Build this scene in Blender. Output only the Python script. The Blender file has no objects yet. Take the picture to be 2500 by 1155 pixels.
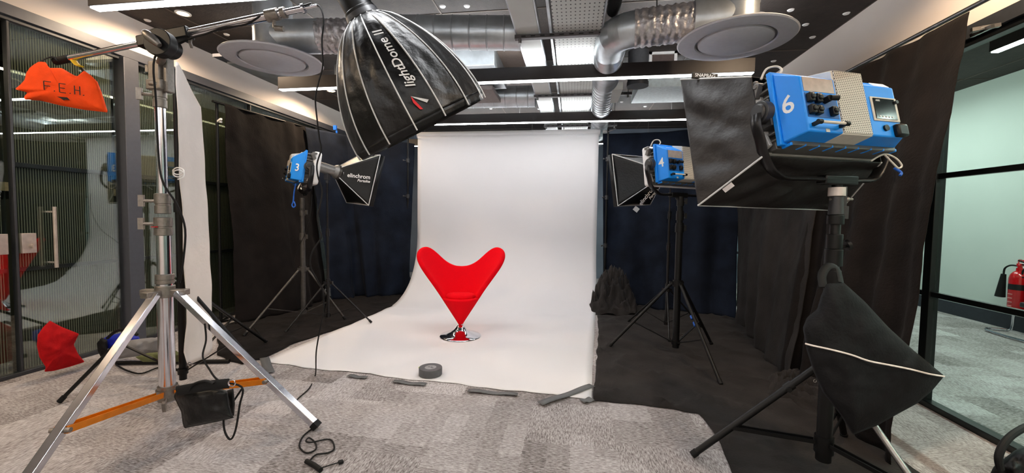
import bpy, bmesh, math, random
from mathutils import Vector, Matrix, noise
random.seed(7)
SC = bpy.context.scene
COL = SC.collection
PI = math.pi
# ---------------------------------------------------------------- camera
F = 1000.0; CH = 1.25
_dn = Vector((-285, -20833, -1000)).normalized(); _Z = -_dn
_Y = Vector((150, 45.94, -1000)).normalized()
_Y = (_Y - _Z * _Y.dot(_Z)).normalized()
_X = _Y.cross(_Z)
MC = Matrix((_X, _Y, _Z))            # camera axes -> world axes
CP = Vector((0, 0, CH))
cam = bpy.data.cameras.new('camera'); camo = bpy.data.objects.new('camera', cam); COL.objects.link(camo)
camo.matrix_world = Matrix.Translation(CP) @ MC.to_4x4()
cam.sensor_fit = 'HORIZONTAL'; cam.sensor_width = 36; cam.lens = 36 * F / 2500.0
cam.clip_start = 0.05; cam.clip_end = 60
SC.camera = camo
w = bpy.data.worlds.new('world'); SC.world = w; w.use_nodes = True
w.node_tree.nodes['Background'].inputs[0].default_value = (0.75, 0.82, 1, 1)
w.node_tree.nodes['Background'].inputs[1].default_value = 0.15
SC.view_settings.view_transform = 'Standard'; SC.view_settings.look = 'None'
SC.view_settings.exposure = EXPOSURE = 0.5; SC.view_settings.gamma = 1; SC.view_settings.use_curve_mapping = False
LED = 24.0          # brightness of the linear ceiling lights
SPOT = 62.0         # watts of each recessed downlight

def ray(px, py): return MC @ Vector((px - 1250, -(py - 577.5), -F))
def P(px, py, d):                     # a point seen at that spot, d metres deep
    return CP + ray(px, py) * (d / F)
def fl(px, py, z=0.0):
    r = ray(px, py); return CP + r * ((z - CH) / r.z)
def onx(px, py, x):
    r = ray(px, py); return CP + r * (x / r.x)
def ony(px, py, y):
    r = ray(px, py); return CP + r * (y / r.y)
CR, CU, CF = MC @ Vector((1, 0, 0)), MC @ Vector((0, 1, 0)), MC @ Vector((0, 0, -1))
def V(*a): return Vector(a)
# ---------------------------------------------------------------- materials
def lin(c):
    return tuple(((v / 255.0) / 12.92 if v / 255.0 <= 0.04045 else ((v / 255.0 + 0.055) / 1.055) ** 2.4) for v in c)
MATS = {}
def mat(name, rgb, rough=0.5, metal=0.0, var=0.12, scale=30.0, bump=0.0, bscale=120.0, emit=None, estr=0.0, coat=0.0, sheen=0.0, spec=None, stretch=None):
    if name in MATS: return MATS[name]
    m = bpy.data.materials.new(name); m.use_nodes = True; MATS[name] = m
    nt = m.node_tree; N = nt.nodes; L = nt.links; b = N['Principled BSDF']
    c = lin(rgb)
    b.inputs['Roughness'].default_value = rough; b.inputs['Metallic'].default_value = metal
    b.inputs['Coat Weight'].default_value = coat; b.inputs['Sheen Weight'].default_value = sheen
    if spec is not None: b.inputs['Specular IOR Level'].default_value = spec
    tc = N.new('ShaderNodeTexCoord'); src = tc.outputs['Object']
    if stretch:
        mp = N.new('ShaderNodeMapping'); mp.inputs['Scale'].default_value = stretch; L.new(src, mp.inputs[0]); src = mp.outputs[0]
    nz = N.new('ShaderNodeTexNoise'); nz.inputs['Scale'].default_value = scale; nz.inputs['Detail'].default_value = 4
    L.new(src, nz.inputs['Vector'])
    cr = N.new('ShaderNodeValToRGB')
    cr.color_ramp.elements[0].position = .3; cr.color_ramp.elements[1].position = .7
    cr.color_ramp.elements[0].color = (*[v * (1 - var) for v in c], 1); cr.color_ramp.elements[1].color = (*[min(1, v * (1 + var)) for v in c], 1)
    L.new(nz.outputs['Fac'], cr.inputs[0]); L.new(cr.outputs[0], b.inputs['Base Color'])
    if bump:
        n2 = N.new('ShaderNodeTexNoise'); n2.inputs['Scale'].default_value = bscale; n2.inputs['Detail'].default_value = 5
        L.new(src, n2.inputs['Vector']); bp = N.new('ShaderNodeBump'); bp.inputs['Strength'].default_value = bump; bp.inputs['Distance'].default_value = 0.01
        L.new(n2.outputs['Fac'], bp.inputs['Height']); L.new(bp.outputs[0], b.inputs['Normal'])
    if emit:
        b.inputs['Emission Color'].default_value = (*lin(emit), 1); b.inputs['Emission Strength'].default_value = estr
    return m
chrome = mat('chrome', (215, 215, 222), .16, 1, .06, 12)
steel = mat('brushed_steel', (150, 148, 146), .34, 1, .12, 40)
castm = mat('cast_alloy', (140, 134, 128), .42, .85, .12, 60, .15)
galv = mat('galvanised_duct', (192, 198, 203), .36, .75, .16, 9, .05, 30)
foil = mat('crinkled_foil', (186, 182, 184), .34, .65, .25, 25, .7, 40)
traym = mat('white_tray_paint', (190, 192, 188), .45, .1, .05, 6)
black = mat('black_paint', (11, 11, 12), .42, 0, .15, spec=.3)
blackr = mat('black_rubber', (14, 14, 15), .65, 0, .15, spec=.3)
blackm = mat('black_stand_metal', (34, 33, 34), .3, .5, .15)
greym = mat('grey_stand_metal', (80, 77, 74), .4, .6, .2)
orange = mat('orange_anodised_brace', (214, 122, 10), .35, .35, .1, 20)
blue = mat('blue_housing_plastic', (6, 138, 240), .45, 0, .06, 8)
blued = mat('blue_recess_plastic', (10, 80, 150), .5, 0, .06, 8)
creamm = mat('cream_plastic', (200, 194, 184), .5, 0, .05)
whitep = mat('white_plastic', (236, 234, 232), .45, 0, .03)
silverp = mat('silver_grey_housing', (110, 108, 106), .4, .4, .1)
darkg = mat('dark_grey_plastic', (48, 48, 50), .45, 0, .15)
nylon = mat('black_nylon_cloth', (13, 13, 14), .42, 0, .25, 40, .25, 60, spec=.3)
velvet = mat('black_drape_cloth', (24, 20, 19), .9, 0, .35, 5, .35, 60, sheen=.02, spec=.12)
velvetb = mat('blue_black_drape_cloth', (21, 27, 39), .88, 0, .4, 4, .35, 60, sheen=.02, spec=.12)
velvetf = mat('worn_black_floor_cloth', (42, 39, 38), .95, 0, .3, 4, .35, 70, sheen=.03, spec=.12)
piping = mat('silver_piping', (205, 205, 205), .4, .1, .05)
redf = mat('red_wool_upholstery', (232, 4, 22), .95, 0, .04, 120, .12, 260, spec=.12)
redbag = mat('red_canvas', (172, 10, 16), .85, 0, .15, 12, .3, 120, spec=.2)
orbag = mat('orange_cordura', (238, 74, 16), .8, 0, .1, 12, .25, 140, spec=.2)
marker = mat('black_marker_ink', (26, 20, 18), .7)
paper = mat('white_seamless_paper', (223, 221, 223), .85, 0, .012, 1.5, .02, 8, spec=.25)
clothw = mat('off_white_cotton', (226, 218, 212), .9, 0, .04, 5, .25, 40)
tapeg = mat('grey_gaffer_tape', (96, 97, 98), .6, 0, .1, 40)
tapetop = mat('grey_tape_core', (150, 150, 152), .6, 0, .08, 30)
wallp = mat('beige_wall_paint', (238, 226, 217), .9, 0, .02, 3)
mintw = mat('pale_mint_wall_paint', (204, 213, 207), .9, 0, .02, 2)
dkframe = mat('dark_grey_frame_metal', (60, 62, 66), .4, .3, .08)
greyframe = mat('mid_grey_frame_metal', (86, 88, 96), .45, .2, .05)
ceilm = mat('dark_acoustic_ceiling', (44, 36, 32), .75, 0, .25, 14, .3, 60)
discg = mat('grey_diffuser_paint', (202, 203, 210), .5, .1, .04)
housing = mat('black_light_housing', (40, 34, 34), .4, .2, .1)
ledm = mat('led_strip', (255, 255, 255), .5, emit=(246, 248, 250), estr=LED)
warmm = mat('warm_downlight_lens', (255, 240, 220), .5, emit=(255, 196, 130), estr=22)
skirt = mat('dark_skirting_paint', (44, 48, 56), .6)
bluebag = mat('blue_nylon', (22, 40, 170), .5, 0, .15)
greybag = mat('grey_cotton', (128, 126, 128), .9, 0, .12, 8, .3, 40)
olive = mat('olive_cloth', (96, 100, 62), .9, 0, .15)
redext = mat('glossy_red_enamel', (190, 14, 22), .25, 0, .05, coat=.5)
screenm = mat('dark_screen_glass', (10, 12, 16), .12, 0, .05)
labelw = mat('printed_white', (235, 235, 235), .6, 0, .03)
labelr = mat('printed_red', (215, 24, 34), .6, 0, .03)
blueband = mat('blue_tape', (24, 96, 200), .5, 0, .1)
navy = mat('navy_wall_paint', (112, 122, 136), .8, 0, .15, 2)

def carpet_mat():
    m = bpy.data.materials.new('patchwork_carpet'); m.use_nodes = True
    nt = m.node_tree; N = nt.nodes; L = nt.links; b = N['Principled BSDF']; b.inputs['Roughness'].default_value = .97
    b.inputs['Specular IOR Level'].default_value = .15
    tc = N.new('ShaderNodeTexCoord'); sx = N.new('ShaderNodeSeparateXYZ')
    wob = N.new('ShaderNodeTexNoise'); wob.inputs['Scale'].default_value = 22; wob.inputs['Detail'].default_value = 2
    L.new(tc.outputs['Object'], wob.inputs['Vector'])
    ad = N.new('ShaderNodeVectorMath'); ad.operation = 'SCALE'; ad.inputs[3].default_value = .035; L.new(wob.outputs['Color'], ad.inputs[0])
    a2 = N.new('ShaderNodeVectorMath'); L.new(tc.outputs['Object'], a2.inputs[0]); L.new(ad.outputs[0], a2.inputs[1])
    L.new(a2.outputs[0], sx.inputs[0])
    def M(op, a, bb=None):
        n = N.new('ShaderNodeMath'); n.operation = op
        for i, q in enumerate((a, bb)):
            if q is None: continue
            if isinstance(q, (int, float)): n.inputs[i].default_value = q
            else: L.new(q, n.inputs[i])
        return n.outputs[0]
    def cell(wx, wy, seed):
        ix = M('FLOOR', M('DIVIDE', sx.outputs[0], wx)); rx = N.new('ShaderNodeTexWhiteNoise'); rx.noise_dimensions = '1D'; L.new(ix, rx.inputs['W'])
        iy = M('FLOOR', M('ADD', M('DIVIDE', sx.outputs[1], wy), M('ADD', rx.outputs['Value'], seed)))
        cb = N.new('ShaderNodeCombineXYZ'); L.new(ix, cb.inputs[0]); L.new(iy, cb.inputs[1]); cb.inputs[2].default_value = seed
        wn = N.new('ShaderNodeTexWhiteNoise'); L.new(cb.outputs[0], wn.inputs['Vector']); return wn.outputs['Value']
    c1 = cell(.25, .42, .3); c2 = cell(.5, .25, 2.7); c3 = cell(.125, .33, 5.1)
    def streak(sc):
        mp = N.new('ShaderNodeMapping'); mp.inputs['Scale'].default_value = sc; L.new(tc.outputs['Object'], mp.inputs[0])
        n = N.new('ShaderNodeTexNoise'); n.inputs['Scale'].default_value = 1; n.inputs['Detail'].default_value = 3; n.inputs['Roughness'].default_value = .7; L.new(mp.outputs[0], n.inputs['Vector']); return n.outputs['Fac']
    s1 = streak((36, 170, 1)); s2 = streak((140, 30, 1))
    mx = N.new('ShaderNodeMix'); L.new(M('GREATER_THAN', c2, .6), mx.inputs[0]); L.new(s1, mx.inputs[2]); L.new(s2, mx.inputs[3])
    tone = M('ADD', M('MULTIPLY', c1, .36), M('ADD', M('MULTIPLY', c2, .26), M('MULTIPLY', c3, .2)))
    tot = M('ADD', M('MULTIPLY', tone, .42), M('MULTIPLY', M('SUBTRACT', mx.outputs[0], .28), 1.25))
    cr = N.new('ShaderNodeValToRGB'); e = cr.color_ramp.elements
    e[0].position = .16; e[0].color = (*lin((90, 84, 82)), 1); e[1].position = .74; e[1].color = (*lin((206, 202, 203)), 1)
    k = e.new(.42); k.color = (*lin((158, 151, 150)), 1)
    L.new(tot, cr.inputs[0]); L.new(cr.outputs[0], b.inputs['Base Color'])
    bp = N.new('ShaderNodeBump'); bp.inputs['Strength'].default_value = .5; bp.inputs['Distance'].default_value = .004
    L.new(mx.outputs[0], bp.inputs['Height']); L.new(bp.outputs[0], b.inputs['Normal'])
    return m
carpet = carpet_mat()

def glass_mat(name, tint, refl, rough=.0):
    m = bpy.data.materials.new(name); m.use_nodes = True; nt = m.node_tree; N = nt.nodes; L = nt.links
    out = N['Material Output']; N.remove(N['Principled BSDF'])
    t = N.new('ShaderNodeBsdfTransparent'); t.inputs[0].default_value = (*tint, 1)
    g = N.new('ShaderNodeBsdfGlossy'); g.inputs['Roughness'].default_value = rough; g.inputs[0].default_value = (.9, .97, .94, 1)
    f = N.new('ShaderNodeLayerWeight'); f0 = N.new('ShaderNodeMath'); f0.operation = 'POWER'; L.new(f.outputs['Facing'], f0.inputs[0]); f0.inputs[1].default_value = 4.0
    a = N.new('ShaderNodeMath'); a.operation = 'MULTIPLY_ADD'; a.use_clamp = True; L.new(f0.outputs[0], a.inputs[0]); a.inputs[1].default_value = .9; a.inputs[2].default_value = refl
    mx = N.new('ShaderNodeMixShader'); L.new(a.outputs[0], mx.inputs[0]); L.new(t.outputs[0], mx.inputs[1]); L.new(g.outputs[0], mx.inputs[2]); L.new(mx.outputs[0], out.inputs[0])
    return m
glassf = glass_mat('clear_tinted_glass', (.86, .89, .86), .13)
glassr = glass_mat('clear_partition_glass', (.90, .97, .935), .03)
def reeded_mat():
    m = bpy.data.materials.new('reeded_glass'); m.use_nodes = True; nt = m.node_tree; N = nt.nodes; L = nt.links
    out = N['Material Output']; b = N['Principled BSDF']
    b.inputs['Roughness'].default_value = .18; b.inputs['Specular IOR Level'].default_value = .9
    tc = N.new('ShaderNodeTexCoord'); sx = N.new('ShaderNodeSeparateXYZ'); L.new(tc.outputs['Object'], sx.inputs[0])
    a = N.new('ShaderNodeMath'); a.operation = 'MULTIPLY'; a.inputs[1].default_value = 2 * PI / .016; L.new(sx.outputs[1], a.inputs[0])
    s = N.new('ShaderNodeMath'); s.operation = 'SINE'; L.new(a.outputs[0], s.inputs[0])
    cr = N.new('ShaderNodeValToRGB'); e = cr.color_ramp.elements; e[0].position = .1; e[1].position = .9
    e[0].color = (*lin((24, 27, 23)), 1); e[1].color = (*lin((168, 170, 150)), 1)
    mr = N.new('ShaderNodeMapRange'); mr.inputs[1].default_value = -1; L.new(s.outputs[0], mr.inputs[0]); L.new(mr.outputs[0], cr.inputs[0]); L.new(cr.outputs[0], b.inputs['Base Color'])
    bp = N.new('ShaderNodeBump'); bp.inputs['Strength'].default_value = .6; bp.inputs['Distance'].default_value = .004; L.new(s.outputs[0], bp.inputs['Height']); L.new(bp.outputs[0], b.inputs['Normal'])
    t = N.new('ShaderNodeBsdfTransparent'); t.inputs[0].default_value = (.6, .63, .58, 1)
    mx = N.new('ShaderNodeMixShader'); mx.inputs[0].default_value = .55
    m2 = N.new('ShaderNodeMapRange'); m2.inputs[1].default_value = -1; m2.inputs[3].default_value = .35; m2.inputs[4].default_value = .8; L.new(s.outputs[0], m2.inputs[0]); L.new(m2.outputs[0], mx.inputs[0])
    L.new(t.outputs[0], mx.inputs[1]); L.new(b.outputs[0], mx.inputs[2]); L.new(mx.outputs[0], out.inputs[0])
    return m
reeded = reeded_mat()

# ---------------------------------------------------------------- mesh helpers
def frame(d, up=None):
    d = Vector(d).normalized(); up = Vector(up) if up else Vector((0, 0, 1))
    if abs(d.dot(up)) > .999: up = Vector((0, 1, 0))
    x = up.cross(d).normalized(); y = d.cross(x).normalized()
    return Matrix((x, y, d)).transposed()       # columns x, y, d
class MB:
    def __init__(s): s.v = []; s.f = []
    def add(s, vs, fs):
        n = len(s.v); s.v += [Vector(v) for v in vs]; s.f += [tuple(i + n for i in f) for f in fs]; return s
    def box(s, c, size, R=None, top=1.0, topy=None):
        c = Vector(c); hx, hy, hz = [q / 2 for q in size]; ty = top if topy is None else topy
        vs = [V(x * hx * (top if z > 0 else 1), y * hy * (ty if z > 0 else 1), z * hz) for z in (-1, 1) for x, y in ((-1, -1), (1, -1), (1, 1), (-1, 1))]
        if R: vs = [R @ v for v in vs]
        return s.add([v + c for v in vs], [(3, 2, 1, 0), (4, 5, 6, 7), (0, 1, 5, 4), (1, 2, 6, 5), (2, 3, 7, 6), (3, 0, 4, 7)])
    def bar(s, a, b, w, h, up=None):
        a = Vector(a); b = Vector(b); return s.box((a + b) / 2, (w, h, (b - a).length), frame(b - a, up))
    def cyl(s, a, b, r, r2=None, n=16, caps=True):
        a = Vector(a); b = Vector(b); r2 = r if r2 is None else r2; R = frame(b - a)
        vs = [a + R @ V(r * math.cos(2 * PI * i / n), r * math.sin(2 * PI * i / n), 0) for i in range(n)] + [b + R @ V(r2 * math.cos(2 * PI * i / n), r2 * math.sin(2 * PI * i / n), 0) for i in range(n)]
        fs = [(i, (i + 1) % n, n + (i + 1) % n, n + i) for i in range(n)]
        if caps: fs += [tuple(range(n))[::-1], tuple(range(n, 2 * n))]
        return s.add(vs, fs)
    def lathe(s, prof, o=(0, 0, 0), axis=(0, 0, 1), n=32):
        o = Vector(o); R = frame(axis); vs = []; fs = []; k = len(prof)
        for r, z in prof:
            for i in range(n): vs.append(o + R @ V(max(r, 1e-5) * math.cos(2 * PI * i / n), max(r, 1e-5) * math.sin(2 * PI * i / n), z))
        for j in range(k - 1):
            for i in range(n): fs.append((j * n + i, j * n + (i + 1) % n, (j + 1) * n + (i + 1) % n, (j + 1) * n + i))
        return s.add(vs, fs)
    def ball(s, c, r, n=12, sc=(1, 1, 1)):
        c = Vector(c); p = [(math.sin(PI * i / n) * r, -math.cos(PI * i / n) * r) for i in range(n + 1)]
        m = MB().lathe(p, n=2 * n); return s.add([V(v.x * sc[0], v.y * sc[1], v.z * sc[2]) + c for v in m.v], m.f)
    def tube(s, pts, r, n=8, smooth=4, flat=None, up=None):
        pts = [Vector(p) for p in pts]
        if smooth and len(pts) > 2: pts = spline(pts, smooth)
        vs = []; fs = []; prev = None
        for i, p in enumerate(pts):
            d = (pts[min(i + 1, len(pts) - 1)] - pts[max(i - 1, 0)]).normalized()
            if prev is None: R = frame(d, up); x = R.col[0]
            else:
                x = (prev - d * prev.dot(d)).normalized()
            prev = x; y = d.cross(x)
            rr = r(i / (len(pts) - 1)) if callable(r) else r
            ry = rr if flat is None else flat
            for k in range(n): vs.append(p + x * rr * math.cos(2 * PI * k / n) + y * ry * math.sin(2 * PI * k / n))
        m = len(pts)
        for j in range(m - 1):
            for k in range(n): fs.append((j * n + k, j * n + (k + 1) % n, (j + 1) * n + (k + 1) % n, (j + 1) * n + k))
        fs += [tuple(range(n))[::-1], tuple(range((m - 1) * n, m * n))]
        return s.add(vs, fs)
    def prism(s, poly, d0, d1, R=None, o=(0, 0, 0)):   # poly in local xy, extruded z d0..d1
        n = len(poly); o = Vector(o)
        vs = [V(x, y, d0) for x, y in poly] + [V(x, y, d1) for x, y in poly]
        if R: vs = [R @ v for v in vs]
        return s.add([v + o for v in vs], [tuple(range(n))[::-1], tuple(range(n, 2 * n))] + [(i, (i + 1) % n, n + (i + 1) % n, n + i) for i in range(n)])
    def grid(s, fn, nu, nv):
        vs = [fn(i / nu, j / nv) for j in range(nv + 1) for i in range(nu + 1)]
        return s.add(vs, [(j * (nu + 1) + i, j * (nu + 1) + i + 1, (j + 1) * (nu + 1) + i + 1, (j + 1) * (nu + 1) + i) for j in range(nv) for i in range(nu)])
    def xf(s, M4): s.v = [M4 @ v for v in s.v]; return s
def spline(p, k=4):
    out = []
    for i in range(len(p) - 1):
        a = p[max(i - 1, 0)]; b = p[i]; c = p[i + 1]; d = p[min(i + 2, len(p) - 1)]
        for j in range(k):
            t = j / k; out.append(.5 * ((2 * b) + (c - a) * t + (2 * a - 5 * b + 4 * c - d) * t * t + (3 * b - a - 3 * c + d) * t ** 3))
    return out + [p[-1]]
def obj(name, mb, m, parent=None, bevel=0, solid=0, sub=0, ang=35, kind=None):
    me = bpy.data.meshes.new(name)
    o = bpy.data.objects.new(name, me)
    org = V(0, 0, 0)
    if parent is None and mb.v:                      # origin at the base centre of a top-level mesh
        lo = [min(v[i] for v in mb.v) for i in range(3)]; hi = [max(v[i] for v in mb.v) for i in range(3)]
        org = V((lo[0] + hi[0]) / 2, (lo[1] + hi[1]) / 2, lo[2])
    me.from_pydata([tuple(v - org) for v in mb.v], [], mb.f); me.validate(); 
    bm = bmesh.new(); bm.from_mesh(me)
    if solid == 0: bmesh.ops.recalc_face_normals(bm, faces=bm.faces)
    bm.to_mesh(me); bm.free()
    me.polygons.foreach_set('use_smooth', [True] * len(me.polygons)); me.set_sharp_from_angle(angle=math.radians(ang))
    me.materials.append(m); COL.objects.link(o); o.location = org
    if parent is not None:
        o.parent = parent; o.location = -wloc(parent) if not parent.get('_local') else V(0, 0, 0)
    if solid:
        md = o.modifiers.new('solid', 'SOLIDIFY'); md.thickness = solid; md.offset = 0
    if bevel:
        md = o.modifiers.new('bevel', 'BEVEL'); md.width = bevel; md.segments = 2; md.limit_method = 'ANGLE'
    if sub:
        md = o.modifiers.new('sub', 'SUBSURF'); md.levels = sub; md.render_levels = sub
    if kind: o['kind'] = kind
    return o
def wloc(o):
    l = V(0, 0, 0)
    while o is not None: l = l + o.location; o = o.parent
    return l
def thing(name, label, cat, loc=(0, 0, 0), group=None):
    o = bpy.data.objects.new(name, None); COL.objects.link(o); o.location = loc; o.empty_display_size = .1
    o['label'] = label; o['category'] = cat
    if group: o['group'] = group
    return o
def tag(o, label, cat, group=None, kind=None):
    o['label'] = label; o['category'] = cat
    if group: o['group'] = group
    if kind: o['kind'] = kind
    return o
def copy_tree(o, parent=None):
    c = o.copy(); COL.objects.link(c); c.parent = parent
    for ch in list(o.children): copy_tree(ch, c)
    return c
def struct(name, mb, m, **k):
    o = obj(name, mb, m, **k); o['kind'] = 'structure'; return o
def text_mb(s, size, fn, extr=.0006, shear=0, ital=0):
    """flat lettering as a mesh; fn(x, y) maps lettering coordinates to the surface it is printed on"""
    cu = bpy.data.curves.new('lettering', 'FONT'); cu.body = s; cu.size = size; cu.align_x = 'CENTER'; cu.align_y = 'CENTER'; cu.shear = shear; cu.offset = size * .012
    cu.resolution_u = 3
    to = bpy.data.objects.new('lettering', cu); COL.objects.link(to)
    bpy.context.view_layer.update()
    me = bpy.data.meshes.new_from_object(to.evaluated_get(bpy.context.evaluated_depsgraph_get()))
    mb = MB().add([fn(v.co.x, v.co.y) for v in me.vertices], [tuple(p.vertices) for p in me.polygons])
    bpy.data.objects.remove(to); bpy.data.curves.remove(cu); bpy.data.meshes.remove(me)
    return mb
def nz(p, s=1.0, seed=0): return noise.noise(Vector((p[0] * s + seed * 7.3, p[1] * s + seed * 1.7, p[2] * s + seed * 3.1)))
def lerp(a, b, t): return a + (b - a) * t
def along(pts, t):
    pts = [Vector(p) for p in pts]; ls = [(pts[i + 1] - pts[i]).length for i in range(len(pts) - 1)]; T = sum(ls) * t
    for i, l in enumerate(ls):
        if T <= l or i == len(ls) - 1: return pts[i].lerp(pts[i + 1], min(1, T / l if l else 0))
        T -= l

# ================================================================ the room
XL, XR, XW, ZC, Y0, Y1 = -4.12, 2.42, 5.15, 3.05, -3.2, 8.6
struct('floor', MB().box(((XW - 6.6) / 2, (Y0 + Y1) / 2, -.05), (XW + 6.6 + .2, Y1 - Y0, .1)), carpet)
struct('ceiling', MB().box(((XW - 6.6) / 2, (Y0 + Y1) / 2, ZC + .05), (XW + 6.6 + .2, Y1 - Y0, .1)), ceilm)
struct('wall_back', MB().box(((XW - 6.6) / 2, Y1 + .05, 1.5), (XW + 6.6 + .2, .1, 3.3)), navy)
struct('wall_front', MB().box(((XW - 6.6) / 2, Y0 - .05, 1.5), (XW + 6.6 + .2, .1, 3.3)), wallp)
struct('wall_far_left', MB().box((-6.6, (Y0 + Y1) / 2, 1.5), (.1, Y1 - Y0, 3.3)), mat('grey_green_corridor_paint', (70, 78, 72), .8, 0, .2, 1.2))
struct('wall_far_right', MB().box((XW + .05, (Y0 + Y1) / 2, 1.5), (.1, Y1 - Y0, 3.3)), mintw)
struct('baseboard_right', MB().box((XW - .01, (Y0 + Y1) / 2, .085), (.02, Y1 - Y0, .17)), skirt)
# walls above the glass
struct('wall_left', MB().box((XL - .05, (Y0 + Y1) / 2, (2.74 + ZC) / 2), (.14, Y1 - Y0, ZC - 2.74)), wallp)
struct('wall_right', MB().box((XR + .05, (Y0 + Y1) / 2, (2.46 + ZC) / 2), (.14, Y1 - Y0, ZC - 2.46)), wallp)
t = MB()
for x in [i * 1.2 - 6 for i in range(11)]: t.box((x, (Y0 + Y1) / 2, ZC - .003), (.012, Y1 - Y0, .006))
for y in [i * 1.2 - 2.4 for i in range(10)]: t.box(((XW - 6.6) / 2, y, ZC - .003), (XW + 6.5, .012, .006))
struct('trim_1', t, mat('ceiling_joint_strip', (84, 74, 66), .7))
# left glazed partition
LR = [(-3.1, -1.9), (-1.9, -.7), (-.7, 1.1), (1.1, 2.42), (2.48, 3.17), (3.37, 4.69), (4.75, 6.05), (6.1, 7.3), (7.35, 8.55)]
t = MB().box((XL, (Y0 + Y1) / 2, 2.70), (.10, Y1 - Y0, .08))
struct('trim_2', t, greyframe)
t = MB().box((XL, (Y0 + Y1) / 2, 2.645), (.06, Y1 - Y0, .035)).box((XL, (Y0 + Y1) / 2, .015), (.06, Y1 - Y0, .03))
for a, b in LR:
    for z, h in ((1.59, .035), (.80, .03)): t.box((XL - .012, (a + b) / 2, z), (.03, b - a, h))
    t.box((XL, a - .012, 1.33), (.045, .016, 2.62))
struct('trim_3', t, dkframe, bevel=.003)
struct('trim_4', MB().box((XL + .01, 3.27, 1.33), (.13, .13, 2.64)), greyframe, bevel=.004)
wn = 1
for a, b in LR:
    if a == 1.1: nm = 'door_1'
    elif a == 2.48: nm = 'door_2'
    else: nm = 'window_%d' % wn; wn += 1
    g = struct(nm, MB().box((XL + .012, (a + b) / 2, 1.33), (.008, b - a - .002, 2.6)), glassf)
    p = obj('reeded_panel', MB().box((XL - .035, (a + b) / 2, 1.33), (.006, b - a, 2.6)), reeded, g)
    if nm.startswith('door'):
        yy = 2.53 if nm == 'door_2' else 2.37
        h = obj('lock_plate', MB().box((XL + .026, yy, 1.0), (.02, .085, .15)), mat('satin_nickel', (196, 184, 174), .35, .6), g, bevel=.002)
        if nm == 'door_2':
            obj('thumb_turn', MB().cyl((XL + .03, yy + .01, .98), (XL + .06, yy + .01, .98), .014, n=12).box((XL + .06, yy + .01, .98), (.012, .012, .04)), mat('satin_nickel', (0, 0, 0)), g)
            obj('pull_handle', MB().cyl((XL + .08, 2.66, .80), (XL + .08, 2.66, 1.28), .012, n=14).cyl((XL, 2.66, .84), (XL + .08, 2.66, .84), .007).cyl((XL, 2.66, 1.24), (XL + .08, 2.66, 1.24), .007), mat('satin_nickel', (0, 0, 0)), g)
        else:
            obj('pull_handle', MB().cyl((XL + .08, 2.24, .80), (XL + .08, 2.24, 1.28), .012, n=14).cyl((XL, 2.24, .84), (XL + .08, 2.24, .84), .007).cyl((XL, 2.24, 1.24), (XL + .08, 2.24, 1.24), .007), mat('satin_nickel', (0, 0, 0)), g)
# right glazed partition
RRp = [(-3.1, -1.3), (-1.25, 1.05), (1.1, 3.14), (3.2, 5.2), (5.25, 8.5)]
t = MB().box((XR, (Y0 + Y1) / 2, 2.42), (.10, Y1 - Y0, .08))
struct('trim_5', t, dkframe)
t = MB().box((XR, (Y0 + Y1) / 2, 2.36), (.06, Y1 - Y0, .04)).box((XR, (Y0 + Y1) / 2, .02), (.07, Y1 - Y0, .04)).box((XR, 3.17, 1.2), (.06, .06, 2.38))
for a, b in RRp: 
    for z, h in ((1.56, .035), (.765, .035)): t.box((XR, (a + b) / 2, z), (.035, b - a + .06, h))
struct('trim_6', t, mat('black_frame_metal', (20, 22, 22), .3, .3), bevel=.003)
for a, b in RRp:
    struct('window_%d' % wn, MB().box((XR + .005, (a + b) / 2, 1.19), (.008, b - a, 2.32)), glassr); wn += 1

# ---------------------------------------------------------------- ceiling services
def ceiling_bar(x0, x1, y, z, label, group='linear ceiling lights', up='up_led'):
    o = thing('linear_light', label, 'ceiling light', ((x0 + x1) / 2, y, z), group)
    obj('housing', MB().box(((x0 + x1) / 2, y, z + .070), (x1 - x0, .07, .12)), housing, o, bevel=.003)
    obj('diffuser', MB().box(((x0 + x1) / 2, y, z + .008), (x1 - x0 - .01, .050, .010)), ledm, o)
    obj('upper_diffuser', MB().box(((x0 + x1) / 2, y, z + .129), (x1 - x0 - .02, .05, .004)), MATS[up], o)
    n = 3
    for k in range(n):
        x = lerp(x0 + .3, x1 - .3, k / (n - 1)); obj('suspension_wire', MB().cyl((x, y, z + .1), (x, y, ZC), .0025, n=6), steel, o)
    return o
mat('soft_up_led', (255, 255, 255), .5, emit=(246, 248, 250), estr=LED * 1.0)
mat('up_led', (255, 255, 255), .5, emit=(244, 248, 250), estr=LED * 2.3)
ceiling_bar(-2.98, 1.4, 2.20, 2.50, 'linear light nearest the camera, its end above the orange sandbag', up='soft_up_led')
ceiling_bar(-2.98, 1.5, 3.84, 2.50, 'long black linear light crossing behind the big black dome softbox')
ceiling_bar(-2.98, 1.5, 5.50, 2.50, 'black linear light just above the white paper backdrop')
ceiling_bar(-2.98, 1.5, 7.15, 2.50, 'farthest linear light, just behind the top of the black back drape')
for y, lb in ((.55, 'unseen linear fill light added overhead, just above the photographer'), (-1.1, 'unseen linear fill light added overhead behind the photographer'), (-2.6, 'rearmost unseen linear fill light added behind the photographer')): ceiling_bar(-2.98, 1.4, y, 2.50, lb, up='soft_up_led')  # unseen bars added over and behind the camera for soft ambient light
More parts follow.
